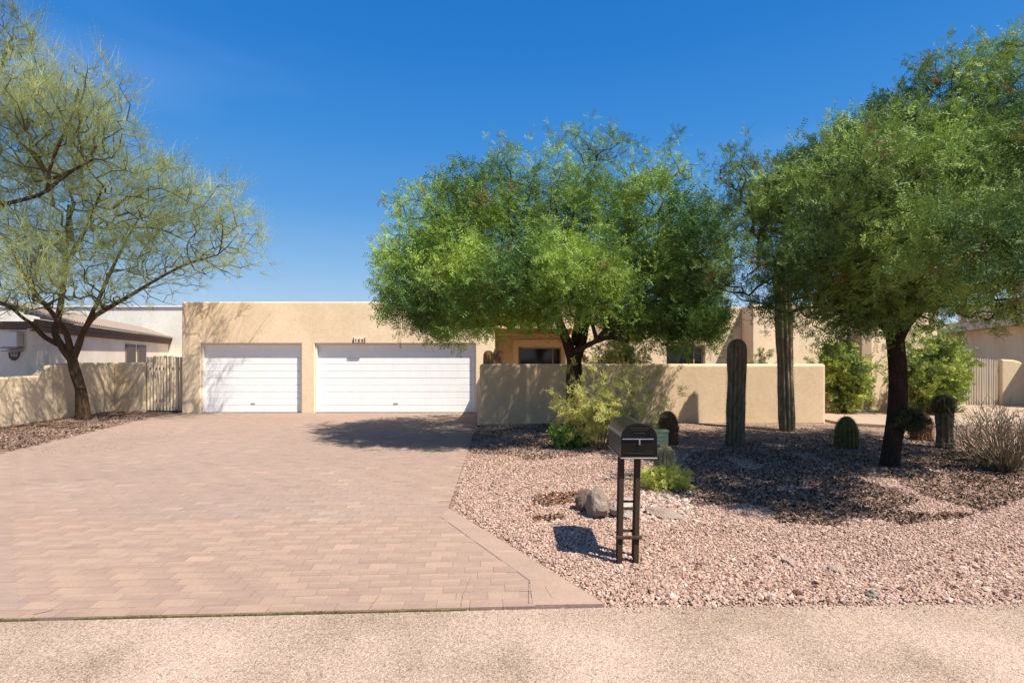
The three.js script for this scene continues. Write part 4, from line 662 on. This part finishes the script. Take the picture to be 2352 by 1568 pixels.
shrub({ label: 'yellow green lit plant beside the bright green corner plant', seed: 404, ...ps(1345, 1028), stems: 24, h: 0.75, sx: 0.3, sz: 0.25, leaf: wispy, m: 14, jit: 0.05, cols: [[0.20, 0.25, 0.05], [0.42, 0.46, 0.10]], stemR: 0.004 });
shrub({ label: 'low yellow green weeds beside the mailbox stand', seed: 405, ...ps(1520, 1128), stems: 28, h: 0.32, sx: 0.3, sz: 0.2, leaf: wispy, m: 8, jit: 0.04, s: 0.6, cols: [[0.28, 0.32, 0.06], [0.75, 0.75, 0.16]], stemR: 0.003 });
shrub({ label: 'olive hanging leafy shrub inside the courtyard behind the broad tree trunk', seed: 407, x: 2.85, z: -14.4, stems: 40, h: 2.6, sx: 0.95, sz: 0.5, leaf: broad, m: 26, jit: 0.14, cols: [[0.07, 0.075, 0.02], [0.26, 0.22, 0.06]], stemR: 0.01 });
shrub({ label: 'leafy green shrub crowding the dark entrance doorway', seed: 409, x: 9.75, z: -15.3, stems: 40, h: 2.45, sx: 0.8, sz: 0.5, leaf: broad, m: 17, jit: 0.15, s: 1.1, cols: [[0.10, 0.16, 0.03], [0.46, 0.52, 0.09]], stemR: 0.009 });
shrub({ label: 'big green shrub behind the dark trunk beside the entrance pier', seed: 411, x: 11.75, z: -14.9, stems: 46, h: 2.7, sx: 1.0, sz: 0.6, leaf: broad, m: 17, jit: 0.16, s: 1.1, cols: [[0.10, 0.15, 0.03], [0.42, 0.48, 0.09]], stemR: 0.009 });
shrub({ label: 'green shrub before the pole gate, hiding its hinge side', seed: 412, x: 12.9, z: -15.6, stems: 38, h: 2.75, sx: 0.65, sz: 0.5, leaf: broad, m: 18, jit: 0.16, s: 1.1, cols: [[0.10, 0.16, 0.03], [0.46, 0.54, 0.10]], stemR: 0.009 });
shrub({ label: 'thin sprig topping the wall left of the tall cactus'.replace('left of', 'close to'), seed: 413, x: 6.75, z: -14.2, stems: 10, h: 2.0, sx: 0.35, sz: 0.25, leaf: broad, m: 14, jit: 0.08, low: 0.6, cols: [[0.10, 0.13, 0.04], [0.22, 0.26, 0.09]], stemR: 0.007 });
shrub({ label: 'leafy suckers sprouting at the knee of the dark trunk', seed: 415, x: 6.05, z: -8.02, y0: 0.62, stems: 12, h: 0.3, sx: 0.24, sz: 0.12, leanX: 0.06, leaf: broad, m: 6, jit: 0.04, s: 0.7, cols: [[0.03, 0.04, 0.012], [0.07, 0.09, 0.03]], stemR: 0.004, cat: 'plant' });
shrub({ name: 'dry_bush', label: 'bare brown many stemmed bush at the gravel edge near the stump cactus', seed: 417, ...ps(2310, 1088), stems: 150, h: 1.15, sx: 0.9, sz: 0.55, leaf: wispy, m: 1, jit: 0.04, s: 0.35, low: 0.75, cols: [[0.16, 0.09, 0.035], [0.3, 0.19, 0.08]], stemR: 0.0105, stemMat: mat(0.20, 0.155, 0.095), twigs: 2, cat: 'bush' });
// ---------------------------------------------------------------- fallen branches, gravel, leaf litter
{
  const r = RNG(501); const spots = [[95, 985, 'forked dead branch lying by the yard wall foot'], [140, 985, 'pale dead branch lying before the palo verde trunk'], [235, 962, 'thin dead branch lying beyond the palo verde trunk'], [300, 962, 'short dead branch lying before the whitewashed gate']];
  for (const [px, py, label] of spots) {
    const [x, z] = gp(px, py), gs = []; let p = new THREE.Vector3(x - 0.7, 0.05, z - 0.1), d = new THREE.Vector3(1, 0.02, 0.15 * gauss(r)).normalize();
    for (let k = 0; k < 9; k++) { const q = p.clone().addScaledVector(d, 0.17); q.y = 0.05 + 0.06 * r(); gs.push(rod(p, q, 0.026 - k * 0.002, 0.024 - k * 0.002, 5)); if (k % 2) { const e = q.clone().add(new THREE.Vector3(0.2 + 0.3 * r(), 0.14 * r(), 0.4 * gauss(r))); gs.push(rod(q, e, 0.012, 0.005, 4)); } d.add(new THREE.Vector3(0, 0, 0.2 * gauss(r))).normalize(); p = q; }
    const o = thing('fallen_branch', label, 'branch', [x, 0, z]); part(o, 'limb', gs, mat(0.13, 0.085, 0.055, 0.95));
  }
}
{
  const geo = new THREE.IcosahedronGeometry(1, 0); { const p = geo.attributes.position; for (let i = 0; i < p.count; i++) { const x = p.getX(i), y = p.getY(i), z = p.getZ(i), k = 0.8 + 0.45 * noise3(x * 2.1 + 3, y * 2.1, z * 2.1); p.setXYZ(i, x * k, y * k * 0.62, z * k * 0.85); } geo.computeVertexNormals(); }
  const r = RNG(601), list = [];
  const blocked = (x, z) => z > roadZ(x) - 0.005 || inPoly(drive, x, z) || (z < -13.0 && x > -1) || z < -15.6;
  const tone = (x, z) => { const t = r(); let c = t < 0.55 ? [0.345, 0.23, 0.178] : t < 0.74 ? [0.41, 0.29, 0.23] : t < 0.92 ? [0.26, 0.165, 0.125] : t < 0.95 ? [0.48, 0.38, 0.31] : [0.11, 0.07, 0.055]; const k = 0.92 + 0.36 * r(); return c.map((v) => v * k); };
  const put = (x, z, s) => { list.push({ p: new THREE.Vector3(x, groundY(x, z) + s * 0.3, z), d: rdir(r, 2.2), t: r() * 6.28, s, c: tone(x, z) }); };
  for (let i = 0; i < 165000; i++) { const Z = 3.65 * Math.pow(13.2 / 3.65, r()), x = lerp(-1.4, Math.min(1.05 * Z, 13), r()), z = -Z; if (blocked(x, z)) continue; const sc = (r() < 0.04 ? 0.02 : 0.0065 + 0.0075 * r()) * (1 + 0.05 * (Z - 4)) * (Z > 9 ? 0.8 : 1); if (Z > 8.5 && x > 3 && r() < 0.55) continue; put(x, z, sc); }
  const lumps = (n, px0, px1, py0, py1, s0, s1, cs) => { for (let i = 0; i < n; i++) { const [x, z] = gp(lerp(px0, px1, r()), lerp(py0, py1, r())); if (blocked(x, z)) continue; put(x, z, lerp(s0, s1, r() * r())); const c = cs[Math.floor(r() * cs.length)], k = 0.8 + 0.4 * r(); list[list.length - 1].c = c.map((v) => v * k); } };
  lumps(160, 1470, 1600, 1135, 1205, 0.02, 0.055, [[0.46, 0.35, 0.28], [0.40, 0.30, 0.24], [0.52, 0.42, 0.35]]);
  lumps(260, 1420, 2360, 1270, 1384, 0.016, 0.04, [[0.46, 0.34, 0.28], [0.36, 0.24, 0.19], [0.16, 0.08, 0.055]]);
  lumps(60, 1180, 1340, 1110, 1200, 0.018, 0.04, [[0.22, 0.09, 0.055], [0.40, 0.30, 0.24]]);
  for (let i = 0; i < 420; i++) { const x = lerp(0.75, 4.3, r()), z = roadZ(x) + 0.005 + 0.13 * r() * r(); list.push({ p: new THREE.Vector3(x, 0.01, z), d: rdir(r, 2.2), t: r() * 6.28, s: 0.004 + 0.008 * r() * r(), c: tone(x, z) }); }
  for (let i = 0; i < 3000; i++) { const z = lerp(-15.6, -6, r()), x = lerp(-12.3, -8.8, r()); if (blocked(x, z)) continue; put(x, z, 0.01 + 0.014 * r()); }
  const im = placed(geo, mat(1, 1, 1, 0.95), list, 'gravel'); im.userData.kind = 'stuff'; im.userData.label = 'pinkish crushed gravel over the yard'; scene.add(im); console.log('gravel', list.length);
}
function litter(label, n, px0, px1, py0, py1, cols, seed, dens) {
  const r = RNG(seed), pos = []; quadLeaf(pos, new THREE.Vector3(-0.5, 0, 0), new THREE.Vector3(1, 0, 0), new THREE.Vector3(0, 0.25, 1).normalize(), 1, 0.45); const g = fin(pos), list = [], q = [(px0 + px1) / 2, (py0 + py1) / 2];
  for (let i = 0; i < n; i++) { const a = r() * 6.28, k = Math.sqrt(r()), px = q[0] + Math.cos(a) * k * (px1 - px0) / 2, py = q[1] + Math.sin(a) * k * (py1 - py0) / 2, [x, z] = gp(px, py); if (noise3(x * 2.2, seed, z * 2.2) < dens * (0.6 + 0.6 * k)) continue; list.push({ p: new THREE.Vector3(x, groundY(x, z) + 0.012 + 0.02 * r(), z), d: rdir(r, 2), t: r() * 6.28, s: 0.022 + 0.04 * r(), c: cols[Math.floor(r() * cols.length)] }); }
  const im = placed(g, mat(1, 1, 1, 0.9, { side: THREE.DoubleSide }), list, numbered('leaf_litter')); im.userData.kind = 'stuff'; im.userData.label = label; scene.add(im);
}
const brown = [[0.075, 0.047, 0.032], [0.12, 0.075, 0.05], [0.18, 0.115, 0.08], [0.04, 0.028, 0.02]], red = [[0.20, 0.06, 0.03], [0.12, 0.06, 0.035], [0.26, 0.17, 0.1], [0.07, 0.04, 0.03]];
litter('dry red brown leaf litter patch near the big pale boulder', 2600, 1165, 1345, 1110, 1200, red, 701, 0.42);
litter('brown leaf litter under the wispy bush and along the wall foot', 5200, 1050, 1420, 980, 1062, brown, 702, 0.36);
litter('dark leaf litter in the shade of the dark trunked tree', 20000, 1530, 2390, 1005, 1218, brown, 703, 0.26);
litter('brown twigs and leaves under the dry bush', 2600, 2160, 2400, 1030, 1120, brown, 704, 0.3);
litter('leaf litter at the foot of the yard wall', 11000, -90, 400, 946, 1044, brown, 705, 0.25);

renderer.render(scene, camera);
